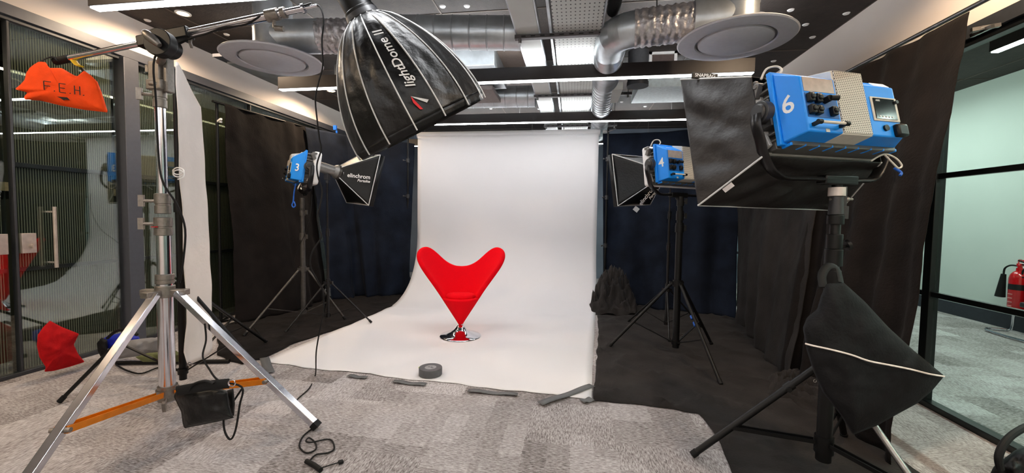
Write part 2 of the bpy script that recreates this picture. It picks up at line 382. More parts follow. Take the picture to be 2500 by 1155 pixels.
for y, lb in ((.6, 'nearest the camera'), (3.6, 'in the middle'), (6.6, 'farthest away')):  # added lamps that brighten the otherwise dark corridor
    o = thing('corridor_fill_light', 'added linear light brightening the corridor behind the right glass, ' + lb, 'ceiling light', (4.0, y, 2.9), 'added corridor fill lights')
    obj('housing', MB().box((4.0, y, 2.96), (.08, 2.2, .10)), housing, o)
    obj('diffuser', MB().box((4.0, y, 2.905), (.06, 2.18, .01)), mat('corridor_fill_led', (255, 255, 255), emit=(242, 252, 248), estr=LED * 3.8), o)
    for s in (-.8, .8): obj('suspension_wire', MB().cyl((4.0, y + s, 3.0), (4.0, y + s, ZC), .003, n=6), steel, o)
o = thing('linear_light', 'linear light in the dark room behind the reeded glass', 'ceiling light', (-5.5, 3.4, 2.6), 'linear lights behind the reeded glass')
obj('housing', MB().box((-5.5, 3.4, 2.65), (.07, 5.6, .06)), housing, o); obj('diffuser', MB().box((-5.5, 3.4, 2.615), (.05, 5.6, .01)), mat('dim_led', (255, 255, 255), emit=(255, 236, 200), estr=7), o)
tag(obj('light_band', MB().box((-6.5, 3.6, 1.52), (.06, 8, .10)), mat('pale_light_band', (230, 222, 190), .5)), 'pale strip standing in for a bright streak of light behind the reeded glass', 'light band')  # pale strip added in place of a bright light streak in the glass
# recessed downlights
def downlight(x, y, label):
    o = thing('downlight', label, 'downlight', (x, y, ZC), 'recessed downlights')
    obj('rim', MB().lathe([(.062, 0), (.062, -.006), (.046, -.008), (.044, 0)], (x, y, ZC), n=24), whitep, o)
    obj('lens', MB().cyl((x, y, ZC - .006), (x, y, ZC - .001), .045, n=24), warmm, o)
    l = bpy.data.lights.new('downlight_lamp', 'SPOT'); l.energy = SPOT; l.color = (1, .76, .52); l.spot_size = 2.95; l.spot_blend = .4; l.shadow_soft_size = .04
    lo = bpy.data.objects.new('downlight_lamp', l); COL.objects.link(lo); lo.location = (x, y, ZC - .02)
downlight(-3.53, 3.31, 'glowing warm downlight above the left partition')
downlight(-3.53, 5.6, 'warm downlight above the left black drape')
downlight(-3.53, 1.0, 'warm downlight over the left door'); downlight(-3.53, -1.4, 'warm downlight at the left behind the photographer')
downlight(1.75, 2.5, 'warm downlight at the right, just out of view above the far right drape'); downlight(1.9, .6, 'warm downlight on the right behind the photographer'); downlight(1.9, -1.8, 'rearmost warm downlight on the right')
fx = [(-4.0, 3.39, 'touching the beige left wall'), (-3.5, 3.75, 'just beyond the glowing downlight'), (-3.48, 3.95, 'second beyond the glowing downlight'), (-3.1, 3.5, 'between the downlight and the left diffuser'),
      (-1.15, 3.48, 'right of the dome softbox lamp head, left one of two'), (-.94, 3.5, 'right of the dome softbox lamp head, right one of two'), (.98, 4.38, 'left of the right diffuser plate'),
      (1.8, 3.9, 'nearest one right of the right duct'), (2.28, 4.49, 'beside the beige right wall, above lamp 6'), (2.3, 4.02, 'beside the beige right wall, nearest the camera'), (2.07, 4.2, 'second in from the beige right wall'),
      (1.6, 4.5, 'right behind the right diffuser plate'), (1.75, 4.9, 'low beside the right diffuser edge'), (2.2, 5.1, 'farthest one along the beige right wall'),
      (-.9, 4.6, 'on the brown panel left of the white tray'), (-.62, 5.0, 'beside the white tray above the long linear light'), (-1.9, 6.4, 'leftmost above the backdrop'), (-1.4, 6.8, 'above the backdrop beside the dome rim'),
      (-.95, 6.5, 'above the backdrop left of the trays, nearer one'), (-.6, 6.9, 'above the backdrop left of the trays, farther one'), (-.4, 6.4, 'above the backdrop touching the white tray'),
      (-2.4, 4.9, 'below the left linear light end, nearer one'), (-2.7, 4.6, 'below the left linear light end, outer one'), (.7, 6.6, 'far back right of the trays'), (1.1, 6.9, 'far back beside the distant smoke detector'),
      (1.4, 6.5, 'far back right of the distant smoke detector'), (.9, 6.3, 'far back under the pale silver duct'), (-3.2, 4.7, 'far left between wall and linear light')]
c0 = None
for x, y, lb in fx:
    if c0 is None:
        c0 = obj('ceiling_fixing', MB().lathe([(0, -.008), (.022, -.008), (.028, 0)], (x, y, ZC), n=16), whitep); tag(c0, 'round white ceiling fixing ' + lb, 'ceiling fixing', 'white fixings on the ceiling'); z0 = c0.location.z
    else:
        c = c0.copy(); COL.objects.link(c); c.location = (x, y, z0); c['label'] = 'round white ceiling fixing ' + lb
o = thing('smoke_detector', 'white smoke detector beside the right silver duct', 'smoke detector', (1.56, 3.95, ZC))
obj('detector_base', MB().cyl((1.56, 3.95, ZC - .02), (1.56, 3.95, ZC), .055, n=24), whitep, o); obj('detector_head', MB().lathe([(0, -.05), (.035, -.048), (.045, -.02)], (1.56, 3.95, ZC), n=24), whitep, o)
o = thing('smoke_detector', 'white smoke detector far back above the last linear light', 'smoke detector', (1.3, 6.2, ZC))
obj('detector_base', MB().cyl((1.3, 6.2, ZC - .02), (1.3, 6.2, ZC), .055, n=24), whitep, o); obj('detector_head', MB().lathe([(0, -.05), (.035, -.048), (.045, -.02)], (1.3, 6.2, ZC), n=24), whitep, o)
# air diffusers: big round plates under vertical plenums
def diffuser(x, y, z, label):
    o = thing('air_diffuser', label, 'air diffuser', (x, y, z), 'round grey air diffusers')
    obj('plate', MB().lathe([(.255, .012), (.262, .004), (.30, .002), (.372, .010), (.380, .018), (.37, .028), (.14, .035)], (x, y, z), n=64), discg, o)
    obj('centre_disc', MB().lathe([(0, -.004), (.225, -.004), (.238, .004), (.24, .014)], (x, y, z), n=64), discg, o)
    obj('plenum', MB().lathe([(.145, .03), (.145, .25), (.15, .255), (.145, .26), (.145, .50)], (x, y, z), n=40), galv, o)
    return o
DL = V(-2.48, 3.12, 2.5); DR = V(1.10, 3.15, 2.5)
diffuser(*DL, 'big round grey diffuser plate above the left reeded glass')
diffuser(*DR, 'big round grey diffuser plate above the right blue lamp 6')
def spiral(mb, a, b, r, pitch=.14, n=40):
    a = Vector(a); b = Vector(b); L = (b - a).length; k = int(L / pitch); prof = []
    for i in range(k + 1):
        z = i * pitch; prof += [(r, z), (r, min(L, z + pitch * .9)), (r + .004, min(L, z + pitch * .94)), (r + .004, min(L, z + pitch * .97))]
    return mb.lathe(prof, a, b - a, n)
def flex(mb, a, b, r, seed):
    a = Vector(a); b = Vector(b); R = frame(b - a); L = (b - a).length; nu, nv = 96, 110
    def fn(u, v):
        th = 2 * PI * u; th = 0 if u == 1 else th
        rr = r + .004 * math.sin(v * L * 120 + 2.0 * nz((math.cos(th), math.sin(th), v * 2), 2, seed)) + .009 * nz((math.cos(th) * 3, math.sin(th) * 3, v * L * 22), 1.6, seed)
        return a + R @ V(rr * math.cos(th), rr * math.sin(th), v * L)
    return mb.grid(fn, nu, nv)
zl = 2.70
d = thing('ventilation_duct', 'silver duct run from left diffuser behind the black dome softbox', 'duct', (-1.4, 3.3, 2.56))
obj('elbow', MB().tube([DL + V(.05, 0, .2), DL + V(.14, .01, .2), DL + V(.30, .02, .2), DL + V(.42, .03, .2)], .132, 28), galv, d)
obj('flexible_sleeve', flex(MB(), DL + V(.40, .03, .2), (-1.52, 3.25, zl + .02), .13, 1), foil, d, ang=80)
obj('spiral_duct', spiral(MB(), (-1.56, 3.27, 2.76), (-.46, 3.42, 2.76), .132), galv, d)
d = thing('ventilation_duct', 'silver spiral duct crossing the ceiling behind the middle linear light', 'duct', (-1, 5.1, 2.6))
obj('spiral_duct', spiral(MB(), (-1.7, 5.1, 2.75), (-.5, 5.15, 2.75), .13), galv, d)
d = thing('ventilation_duct', 'silver duct with elbow running back from the right diffuser', 'duct', (.4, 3.6, 2.5))
obj('elbow', MB().tube([DR + V(-.03, 0, .17), DR + V(-.10, 0, .17), DR + V(-.2, 0.01, .17), DR + V(-.28, .02, .17)], .135, 28), galv, d)
obj('flexible_sleeve', flex(MB(), DR + V(-.24, .02, .17), (.42, 3.22, 2.66), .13, 5), foil, d, ang=80)
obj('bent_duct', MB().tube([(.45, 3.22, 2.66), (.36, 3.25, 2.66), (.285, 3.34, 2.66), (.27, 3.46, 2.66), (.27, 3.6, 2.66)], .128, 32, 2), galv, d, ang=12)
rb = MB()
prof = []
for i in range(24): prof += [(.124, i * .032), (.132, i * .032 + .016)]
obj('ribbed_sleeve', rb.lathe(prof, (.27, 3.58, 2.66), (.03, 1, 0), 36), galv, d)
obj('rear_duct', spiral(MB(), (.29, 4.3, 2.66), (.40, 7.6, 2.66), .125, .1), galv, d)
# rectangular ducts and panels
tag(obj('rectangular_duct', MB().box((-1.15, 4.35, 2.83), (.72, .75, .22)), galv, bevel=.004), 'flat silver rectangular duct behind the dome softbox top', 'duct')
tag(obj('ceiling_box', MB().box((-.64, 4.55, 2.97), (.42, .9, .14)), mat('brown_box_paint', (92, 80, 72), .7), bevel=.003), 'brown boxed panel left of the white cable tray', 'ceiling box')
tag(obj('ceiling_box', MB().box((-1.1, 4.65, 2.64), (.42, .5, .05)), mat('grey_panel_paint', (128, 118, 116), .7), bevel=.003), 'flat grey panel at the right edge of the dome softbox', 'ceiling box')
tag(obj('rectangular_duct', MB().box((.98, 4.95, 2.72), (.62, .62, .12)), mat('bright_duct', (200, 212, 214), .4, .3), bevel=.004), 'wide pale silver duct under the right diffuser', 'duct')
tag(obj('junction_box', MB().box((.37, 4.6, 2.6), (.2, .5, .08)), traym, bevel=.004), 'white box beside the perforated tray below the silver elbow', 'box')
tag(obj('fan_unit', MB().cyl((.62, 4.4, 2.62), (.62, 4.4, 2.95), .1, n=28).cyl((.62, 4.4, 2.60), (.62, 4.4, 2.64), .108, n=28), darkg), 'dark round unit behind the right silver flexible duct', 'ceiling unit')
o = thing('access_hatch', 'white framed square hatch right of the dark round unit', 'hatch', (.92, 4.6, ZC - .05))
obj('hatch_frame', MB().box((.92 - .13, 4.7, ZC - .15), (.03, .03, .3)).box((.92 + .13, 4.7, ZC - .15), (.03, .03, .3)).box((.92, 4.7, ZC - .29), (.29, .03, .03)).box((.92, 4.7, ZC - .01), (.29, .03, .03)), whitep, o)
obj('hatch_panel', MB().box((.92, 4.71, ZC - .15), (.25, .01, .27)), mat('brown_hatch', (84, 70, 66), .6), o)
tag(obj('pendant_canister', MB().cyl((-2.42, 4.0, 2.55), (-2.42, 4.0, 2.78), .06, n=28).cyl((-2.42, 4, 2.78), (-2.42, 4, ZC), .006), black), 'black hanging cylinder left of the dome softbox', 'ceiling unit')
o = thing('fan_coil_unit', 'grey plated unit with white module beside the left diffuser', 'ceiling unit', (-3.4, 4.1, 2.7))
obj('tray', MB().box((-3.2, 4.2, 2.77), (.6, .9, .02)), galv, o); obj('module', MB().box((-3.3, 3.75, 2.84), (.3, .2, .09)), whitep, o, bevel=.005); obj('slab', MB().box((-3.35, 3.78, 2.8), (.4, .3, .03)), greyframe, o)
tag(obj('hanging_cable', MB().tube([(-3.0, 3.5, 2.75), (-2.92, 3.55, 2.63), (-2.75, 3.6, 2.58), (-2.6, 3.6, 2.64), (-2.55, 3.6, 2.8)], .007), blackr), 'black cable looping under the left diffuser', 'cable')
# cable trays
o = thing('cable_tray', 'smooth white cable tray left of the perforated one', 'cable tray', (-.4, 3.5, 2.68))
obj('tray_base', MB().box((-.385, 3.3, 2.70), (.17, 9.6, .012)), traym, o)
obj('tray_side', MB().box((-.295, 3.3, 2.725), (.012, 9.6, .05)).box((-.475, 3.3, 2.725), (.012, 9.6, .05)), galv, o)
def perf_mat():
    m = bpy.data.materials.new('perforated_tray'); m.use_nodes = True; nt = m.node_tree; N = nt.nodes; L = nt.links; b = N['Principled BSDF']
    b.inputs['Roughness'].default_value = .42; b.inputs['Metallic'].default_value = .15
    tc = N.new('ShaderNodeTexCoord'); sx = N.new('ShaderNodeSeparateXYZ'); L.new(tc.outputs['Object'], sx.inputs[0])
    def M(op, a, bb=None):
        n = N.new('ShaderNodeMath'); n.operation = op
        for i, q in enumerate((a, bb)):
            if q is None: continue
            if isinstance(q, (int, float)): n.inputs[i].default_value = q
            else: L.new(q, n.inputs[i])
        return n.outputs[0]
    fx_ = M('ABSOLUTE', M('SUBTRACT', M('FRACT', M('DIVIDE', sx.outputs[0], .032)), .5)); fy_ = M('ABSOLUTE', M('SUBTRACT', M('FRACT', M('DIVIDE', sx.outputs[1], .05)), .5))
    h = M('MULTIPLY', M('LESS_THAN', fx_, .15), M('LESS_THAN', fy_, .13))
    mx = N.new('ShaderNodeMix'); mx.data_type = 'RGBA'; L.new(h, mx.inputs[0]); mx.inputs[6].default_value = (*lin((192, 194, 190)), 1); mx.inputs[7].default_value = (*lin((24, 22, 22)), 1)
    L.new(mx.outputs[2], b.inputs['Base Color']); return m
o = thing('cable_tray', 'wide perforated white cable tray running down the ceiling', 'cable tray', (0, 3.5, 2.68))
obj('tray_base', MB().box((0, 3.3, 2.70), (.36, 9.6, .012)), perf_mat(), o)
obj('tray_side', MB().box((-.205, 3.3, 2.725), (.02, 9.6, .05)).box((.19, 3.3, 2.725), (.012, 9.6, .05)), galv, o)
tag(obj('pipe_bundle', MB().tube([(.27, -1, 2.85), (.27, 2, 2.84), (.27, 3.3, 2.84)], .05, 14), blackr), 'thick black lagged pipe beside the perforated tray', 'pipe')
for k, (y, lb) in enumerate(((3.3, 'slotted steel channel holding the trays in front of the first linear light'), (4.9, 'slotted steel channel below the long black linear light'), (6.5, 'slotted steel channel just above the farther linear light'))):
    o = thing('strut_channel', lb, 'bracket', (.07, y, 2.66), 'slotted channels under the cable trays')
    t = MB().box((.07, y, 2.675), (1.12, .041, .03)); obj('channel', t, mat('strut_metal', (92, 88, 90), .4, .6), o)
    for i in range(14): obj('slot', MB().box((-.42 + i * .075, y - .0212, 2.675), (.035, .002, .008)), black, o)
    for x in (-.45, .59): obj('hanging_rod', MB().cyl((x, y, 2.64), (x, y, ZC), .005, n=8).cyl((x, y, 2.63), (x, y, 2.66), .012, n=6), steel, o)
# ================================================================ paper backdrop and drapes
PY, PZ = 6.12, 2.47
def paper_pt(s, u):
    # s: 0 top .. 1 front edge ; u: 0 left .. 1 right
    R_ = .95; Ls = [PZ - R_, R_ * PI / 2, (PY - R_) - 2.9]; T = sum(Ls); d = s * T
    if d < Ls[0]: y, z = PY, PZ - d
    elif d < Ls[0] + Ls[1]:
        a = (d - Ls[0]) / R_; y, z = PY - R_ + R_ * math.cos(a), R_ - R_ * math.sin(a)
    else: y, z = PY - R_ - (d - Ls[0] - Ls[1]), 0
    f = max(0, min(1, (PY - .3 - y) / 2.9))
    xl = lerp(-2.41, -2.57, f); xr = lerp(.34, .15, f)
    x = lerp(xl, xr, u)
    if z == 0:
        e = max(0, 1 - (y - 2.9) / .5); y += e * (.13 * (1 - u) - .09 * u + .012 * math.sin(u * 23) + .006 * math.sin(u * 71))
    z += .004 + .010 * (abs(nz((x, y, z), 1.3, 2))) * (1 if z == 0 else 0)
    return V(x, y, z)
bp = thing('paper_backdrop', 'wide white seamless paper sweep behind and under the red chair', 'backdrop', (-1, 4.5, 0))
obj('paper_sheet', MB().grid(lambda u, v: paper_pt(v, u), 40, 120), paper, bp, solid=.0012)
obj('paper_roll', MB().cyl((-2.43, PY + .05, PZ + .03), (.36, PY + .05, PZ + .03), .05, n=24), paper, bp)
for x, lb in ((-2.56, 'black backdrop stand pole at the left edge of the white paper'), (.47, 'black backdrop stand pole with clamps at the right edge of the white paper')):
    o = thing('backdrop_stand', lb, 'stand', (x, PY - .02, 0), 'backdrop stands')
    obj('pole', MB().cyl((x, PY - .02, .05), (x, PY - .02, 1.55), .017).cyl((x, PY - .02, 1.5), (x, PY - .02, PZ + .06), .013), black, o)
    for z in (.85, 1.55, 2.1): obj('collar', MB().cyl((x, PY - .02, z - .03), (x, PY - .02, z + .03), .026).cyl((x, PY - .02, z), (x - .05, PY - .06, z), .006).ball((x - .055, PY - .06, z), .014, 6), darkg, o)
    for a in (80, 200, 320):
        q = V(math.cos(math.radians(a)), math.sin(math.radians(a)), 0); obj('leg', MB().cyl((x, PY - .02, .32), V(x, PY - .02, .012) + q * .3, .010), black, o)
    obj('spigot_clamp', MB().box((x + (.04 if x < 0 else -.04), PY + .02, PZ + .03), (.07, .05, .04)).cyl((x, PY - .03, PZ + .02), (x + .1, PY - .1, PZ + .05), .006), steel, o)

def drape_pt(top, bot, u, v, amp, nf, seed, flare=1.0, nrm=None):
    a = along(top, u); b = along(bot, u); p = a.lerp(b, v)
    e = .01; t1 = along(top, min(1, u + e)) - along(top, max(0, u - e)); n = V(-t1.y, t1.x, 0).normalized()
    w_ = (math.sin(u * nf * 1.6 * PI + 3 * v * nz((u * 2, 0, 3), 1, seed) + 1.7 * nz((u * 3, v * .7, seed), 1, seed)) * .6 + math.sin(u * nf * 4.7 + seed + v * 1.3) * .5 + .9 * nz((u * nf * .8, v * 1.2, seed), 1, seed + 3))
    k = amp * (.25 + .75 * v) * w_
    k += .035 * nz((u * 4 + v * 1.5, v * 3 - u * 2, seed), 1, seed + 9)
    k += .012 * nz((p.x, p.y, p.z), 3.2, seed) + .006 * nz((p.x, p.y, p.z), 11, seed)
    if v > .93: k += (v - .93) / .07 * .05 * (nz((u * 9, 0, 1), 1, seed) + .3)
    return p + n * k
def drape(name, label, top, bot, m, amp=.05, nf=7, seed=1, nu=150, nv=70, group='black drapes'):
    o = obj(name, MB().grid(lambda u, v: drape_pt(top, bot, u, v, amp, nf, seed), nu, nv), m, solid=.003, ang=180)
    return tag(o, label, 'curtain', group)
drape('drape', 'black-brown drape hanging left of blue lamp 3, nearest the reeded glass', [(-3.9, 4.12, 2.47), (-3.9, 4.8, 2.50), (-3.88, 5.5, 2.52)], [(-3.66, 4.02, .01), (-3.45, 4.75, .01), (-3.55, 5.5, .01)], velvet, .05, 6, 3)
drape('drape', 'blue-black drape hanging between blue lamp 3 and the white paper', [(-3.85, 5.45, 2.50), (-3.62, 6.15, 2.52), (-2.5, 6.22, 2.38)], [(-3.4, 5.4, .01), (-3.15, 5.75, .01), (-2.48, 6.0, .02)], velvetb, .06, 5, 11)
drape('drape', 'blue-black drape hanging behind blue lamp 4', [(.40, 6.2, 2.48), (1.3, 6.2, 2.50), (2.25, 6.1, 2.56)], [(.46, 6.1, .01), (1.2, 5.8, .01), (2.05, 5.5, .01)], velvetb, .06, 5, 17)
drape('drape', 'greyish-black drape between blue lamp 4 and the tall black stand, its foot spilling inwards', [(2.2, 6.1, 2.52), (2.2, 5, 2.5), (2.2, 3.85, 2.46)], [(2.05, 5.5, .012), (1.75, 4.3, .012), (1.62, 3.35, .012)], velvetf, .07, 6, 23)
drape('drape', 'tall black drape at the far right, gathered against the clear glass partition', [(2.22, 4.1, 2.47), (2.2, 3.4, 2.45), (2.2, 2.74, 2.45)], [(1.72, 3.7, .012), (1.66, 3.0, .012), (1.66, 2.3, .012)], velvet, .05, 6, 31)
o = thing('crossbar', 'dark crossbar carrying the far right drapes', 'pole', (2.2, 4, 2.47))
obj('bar', MB().cyl((2.21, 6.1, 2.5), (2.21, 2.1, 2.47), .014), steel, o)
obj('spring_clamp', MB().box((2.25, 2.72, 2.33), (.12, .02, .02), frame((1, 0, .2))).box((2.25, 2.70, 2.34), (.02, .02, .12), frame((1, -.2, .1))).cyl((2.2, 2.72, 2.33), (2.24, 2.70, 2.34), .012), steel, o)
o = thing('crossbar', 'dark crossbar carrying the left drapes', 'pole', (-3.9, 5, 2.47))
obj('bar', MB().cyl((-3.9, 3.98, 2.46), (-3.88, 6.15, 2.53), .014), black, o)
obj('spring_clamp', MB().box((-3.86, 4.02, 2.25), (.02, .02, .10), frame((.9, -.5, -.2))).box((-3.84, 4.0, 2.26), (.02, .02, .08), frame((.9, -.4, .2))), whitep, o)
tag(obj('spring_clamp', MB().box(ony(818, 312, 6.0), (.05, .03, .07)).box(ony(822, 326, 6.0), (.02, .02, .09)), blueband), 'small blue clamp holding the top of the left blue-black drape', 'clamp')
for (x, y, ya, lb) in ((-3.93, 4.06, 3.9, 'thin black drape stand in the left corner by the reeded glass'),):
    o = thing('drape_stand', lb, 'stand', (x, y, 0)); obj('pole', MB().cyl((x, y, .03), (x, y, 2.46), .016), black, o)
    obj('foot', MB().cyl((x - .1, y + .2, .012), (x + .06, y - .25, .012), .011).cyl((x - .08, y - .2, .012), (x + .07, y + .22, .012), .011), black, o)

def ground_cloth(name, label, poly, hmax, seed, m, holes=None):
    bm = bmesh.new(); vs = [bm.verts.new((x, y, 0)) for x, y in poly]; bm.faces.new(vs)
    bmesh.ops.triangulate(bm, faces=bm.faces[:])
    for _ in range(7):
        es = [e for e in bm.edges if e.calc_length() > .075]
        if not es: break
        bmesh.ops.subdivide_edges(bm, edges=es, cuts=1); bmesh.ops.triangulate(bm, faces=bm.faces[:])
    mb = MB()
    bound = {v.index for v in bm.verts if v.is_boundary} if bm.verts.ensure_lookup_table() is None else set()
    bm.verts.index_update(); vv = []
    for v in bm.verts:
        x, y = v.co.x, v.co.y; isb = v.is_boundary
        r1 = 1 - abs(nz((x, y, 0), 2.3, seed)) * 4; r2 = 1 - abs(nz((x * 1.5, y * .8, 1), 5.3, seed + 2)) * 4
        z = .008 + hmax * (max(0, r1) ** 3 * .6 + max(0, r2) ** 3 * .35) * (0.15 if isb else 1)
        if isb: x += .02 * nz((x, y, 2), 6, seed); y += .02 * nz((x, y, 5), 6, seed)
        vv.append(V(x, y, z))
    mb.add(vv, [tuple(q.index for q in f.verts) for f in bm.faces]); bm.free()
    return tag(obj(name, mb, m, solid=.003, ang=180), label, 'cloth')
def xy(px, py): p = fl(px, py); return (p.x, p.y)
ground_cloth('floor_cloth', 'black cloth on the floor left of the white paper, under blue lamp 3', [xy(530, 868), xy(560, 882), xy(593, 891), xy(639, 878), xy(709, 844), xy(859, 793), xy(985, 736), (-2.44, 6.05), (-3.4, 6.05), (-3.75, 5.5), (-3.8, 4.1), xy(530, 800)], .03, 4, velvet)
ground_cloth('floor_cloth', 'worn black cloth spread on the floor right of the white paper', [(.16, 2.79), (.5, 2.78), (.82, 2.72), (.84, 2.5), (.80, 2.11), (.77, 1.5), (1.75, 1.5), (1.72, 2.4), (1.8, 3.5), (2.1, 5.4), (2.1, 6.0), (.36, 6.0), (.30, 4.6)], .05, 9, velvetf)
# heap of cloth
def heap(cx, cy, rx, ry, h, seed, m, name, label):
    def fn(u, v):
        a = 2 * PI * (u % 1); s = v
        k = 1 + .25 * nz((math.cos(a), math.sin(a), 0), 2, seed)
        x = cx + rx * s * k * math.cos(a); y = cy + ry * s * k * math.sin(a)
        z = h * (1 - s ** 1.6) ** 1.0 + .16 * h * nz((x, y, s), 7, seed) + h * .5 * s * (1 - s) * (2.4 - 8 * abs(nz((x * 1.3, y, s * 1.4), 8, seed))) + .012
        return V(x, y, max(z, .01))
    return tag(obj(name, MB().grid(fn, 90, 34), m, ang=180), label, 'cloth')
heap(.56, 5.62, .34, .34, .52, 5, velvetf, 'cloth_heap', 'crumpled heap of black cloth at the right edge of the white paper')
heap(1.72, 3.15, .30, .34, .13, 8, velvetf, 'cloth_heap', 'low ridge of bunched black cloth behind the tall black stand')
# gaffer tape strips
def tape(a, b, wd, label, z=.012):
    a = fl(*a); b = fl(*b); d = (b - a).normalized(); n = V(-d.y, d.x, 0) * wd / 2
    t = MB(); t.grid(lambda u, v: V(*(a.lerp(b, u) + n * (2 * v - 1)).xy, z + .004 * math.sin(u * 9)), 12, 2)
    return tag(obj('tape_strip', t, tapeg, solid=.0008), label, 'tape', 'grey tape strips on the floor')
tape((1318, 991), (1446, 946), .06, 'long grey tape strip crossing the front right corner of the paper', .016)
tape((1420, 984), (1446, 978), .06, 'short grey tape end at the front right corner of the paper')
tape((645, 876), (658, 914), .07, 'grey tape strip on the front left corner of the paper')
tape((1143, 957), (1264, 967), .05, 'grey tape strip along the paper front, nearest its right corner')
tape((960, 934), (1040, 943), .05, 'grey tape strip along the paper front, below the tape roll')
tape((850, 920), (895, 926), .045, 'short grey tape strip along the paper front, left of the tape roll')
# roll of gaffer tape
p = fl(1051, 917); o = thing('tape_roll', 'thick grey roll of gaffer tape lying flat on the white paper', 'tape roll', (p.x, p.y, .005))
obj('roll', MB().lathe([(.045, .004), (.088, .004), (.09, .008), (.09, .058), (.088, .061), (.045, .061)], (p.x, p.y, .006), n=48), mat('roll_side', (84, 85, 88), .5), o)
obj('core_label', MB().cyl((p.x, p.y, .01), (p.x, p.y, .066), .048, n=36), tapetop, o)
obj('core_print', MB().box((p.x - .012, p.y + .006, .0665), (.02, .006, .001)).box((p.x + .015, p.y - .008, .0665), (.022, .008, .001)).box((p.x + .005, p.y + .014, .0665), (.008, .008, .001)), darkg, o)
obj('tag', MB().box((p.x - .086, p.y - .006, .062), (.014, .02, .004)), mat('lime_tag', (190, 210, 70), .6), o)

# ================================================================ heart shaped chair
cx, cy = fl(1124, 822).x, fl(1124, 822).y
o = thing('cone_chair', 'red heart-shaped wool armchair on a round chrome foot, on the white paper', 'chair', (cx, cy, 0))
ZT, AX = .145, .57
HT = [(0, .722), (.1, .728), (.18, .752), (.25, .792), (.3, .84), (.345, .895), (.39, .935), (.44, .950), (.52, .938), (.60, .908), (.67, .872), (.76, .815), (.85, .735), (.93, .61), (1.0, .45)]
def htab(a):
    for (x0, y0), (x1, y1) in zip(HT, HT[1:]):
        if a <= x1: t = (a - x0) / (x1 - x0); return y0 + (y1 - y0) * t
    return HT[-1][1]
def shell(u, v, off):
    # u -1..1 around the back (0 = centre back), v 0 tip .. 1 rim
    th = u * math.radians(106); au = abs(u)
    h = (htab(max(0, au - .025)) + htab(au) * 2 + htab(min(1, au + .025))) / 4
    z = ZT + (h - ZT) * v
    a = .03 + (z - ZT) * (.60 + .12 * max(0, z - .5)) - off; b = .03 + (z - ZT) * .42 - off
    return V(cx + a * math.sin(th), cy + .03 + b * math.cos(th) * (1 if math.cos(th) > 0 else .8), z)
CRZ = Matrix.Translation((cx, cy, 0)) @ Matrix.Rotation(math.radians(14), 4, 'Z') @ Matrix.Diagonal((1, 1, .942, 1)) @ Matrix.Translation((-cx, -cy, 0))
t = MB(); NU, NV = 72, 36
outer = [[shell(2 * i / NU - 1, j / NV, 0) for i in range(NU + 1)] for j in range(NV + 1)]
inner = [[shell(2 * i / NU - 1, j / NV, .06) for i in range(NU + 1)] for j in range(NV + 1)]
vs = [p for r in outer for p in r] + [p for r in inner for p in r]; W_ = NU + 1; K = W_ * (NV + 1); fs = []
for j in range(NV):
    for i in range(NU):
        fs.append((j * W_ + i, j * W_ + i + 1, (j + 1) * W_ + i + 1, (j + 1) * W_ + i)); fs.append((K + j * W_ + i, K + (j + 1) * W_ + i, K + (j + 1) * W_ + i + 1, K + j * W_ + i + 1))
# rounded rim between outer and inner
def loop(): return [(NV, i) for i in range(NU + 1)]
rim = [(j, 0) for j in range(NV)] + [(NV, i) for i in range(NU + 1)] + [(j, NU) for j in range(NV - 1, -1, -1)]
n0 = len(vs); m_ = 4
for k in range(1, m_):
    for j, i in rim:
        po, pi_ = outer[j][i], inner[j][i]; c = (po + pi_) / 2; hf = (po - pi_) / 2
        g = V(0, 0, 1) if j == NV and 0 < i < NU else (V(0, -1, .25).normalized())
        if j == NV:
            uu = abs(2 * i / NU - 1); g = V(0, -max(0, (uu - .6) / .4), 1).normalized()
        an = PI * k / m_; vs.append(c + hf * math.cos(an) + g * hf.length * math.sin(an) * .9)
nr = len(rim)
for k in range(m_):
    for q in range(nr - 1):
        def idx(kk, qq):
            if kk == 0: j, i = rim[qq]; return j * W_ + i
            if kk == m_: j, i = rim[qq]; return K + j * W_ + i
            return n0 + (kk - 1) * nr + qq
        fs.append((idx(k, q), idx(k + 1, q), idx(k + 1, q + 1), idx(k, q + 1)))
obj('heart_shell', t.add(vs, fs).xf(CRZ), redf, o, ang=180, sub=1)
prof = [(.0, ZT - .022), (.022, ZT - .018), (.03, ZT)]
t = MB()
def cone(u, v):
    a = 2 * PI * (u % 1)
    if v < .8: s = v / .8; z = lerp(ZT, .425, s); k = .03 + (z - ZT) * AX * 1.02; kb = .03 + (z - ZT) * .42
    else: s = (v - .8) / .2; z = .425 + .018 * math.sin(s * PI / 2); k = (.03 + .28 * AX * 1.02) * (1 - s * s * .97); kb = (.03 + .28 * .42) * (1 - s * s * .97)
    sy = math.cos(a)
    return V(cx + k * math.sin(a), cy + .03 + (kb * sy if sy > 0 else kb * 1.15 * sy) - (0 if sy > 0 else .012 * min(1, v)), z)
t.grid(cone, 64, 24); t.lathe([(0, -.02), (.02, -.017), (.031, 0)], (cx, cy + .03, ZT), n=32)
obj('cone_body', t.xf(CRZ), redf, o, ang=180)
sm = MB(); 
sm.lathe([(0, 0), (.13, 0), (.150, .012), (.152, .032), (.138, .05), (.08, .058), (0, .06)], (0, 0, 0), n=48)
sm.xf(Matrix.Translation((cx, cy + .005, .425)) @ Matrix.Diagonal((1, .78, 1, 1)))
obj('seat_cushion', sm.xf(CRZ), redf, o, ang=180)
obj('stem', MB().cyl((cx, cy + .03, .10), (cx, cy + .03, ZT + .01), .02, n=24), mat('white_stem', (220, 215, 215), .3, .5), o)
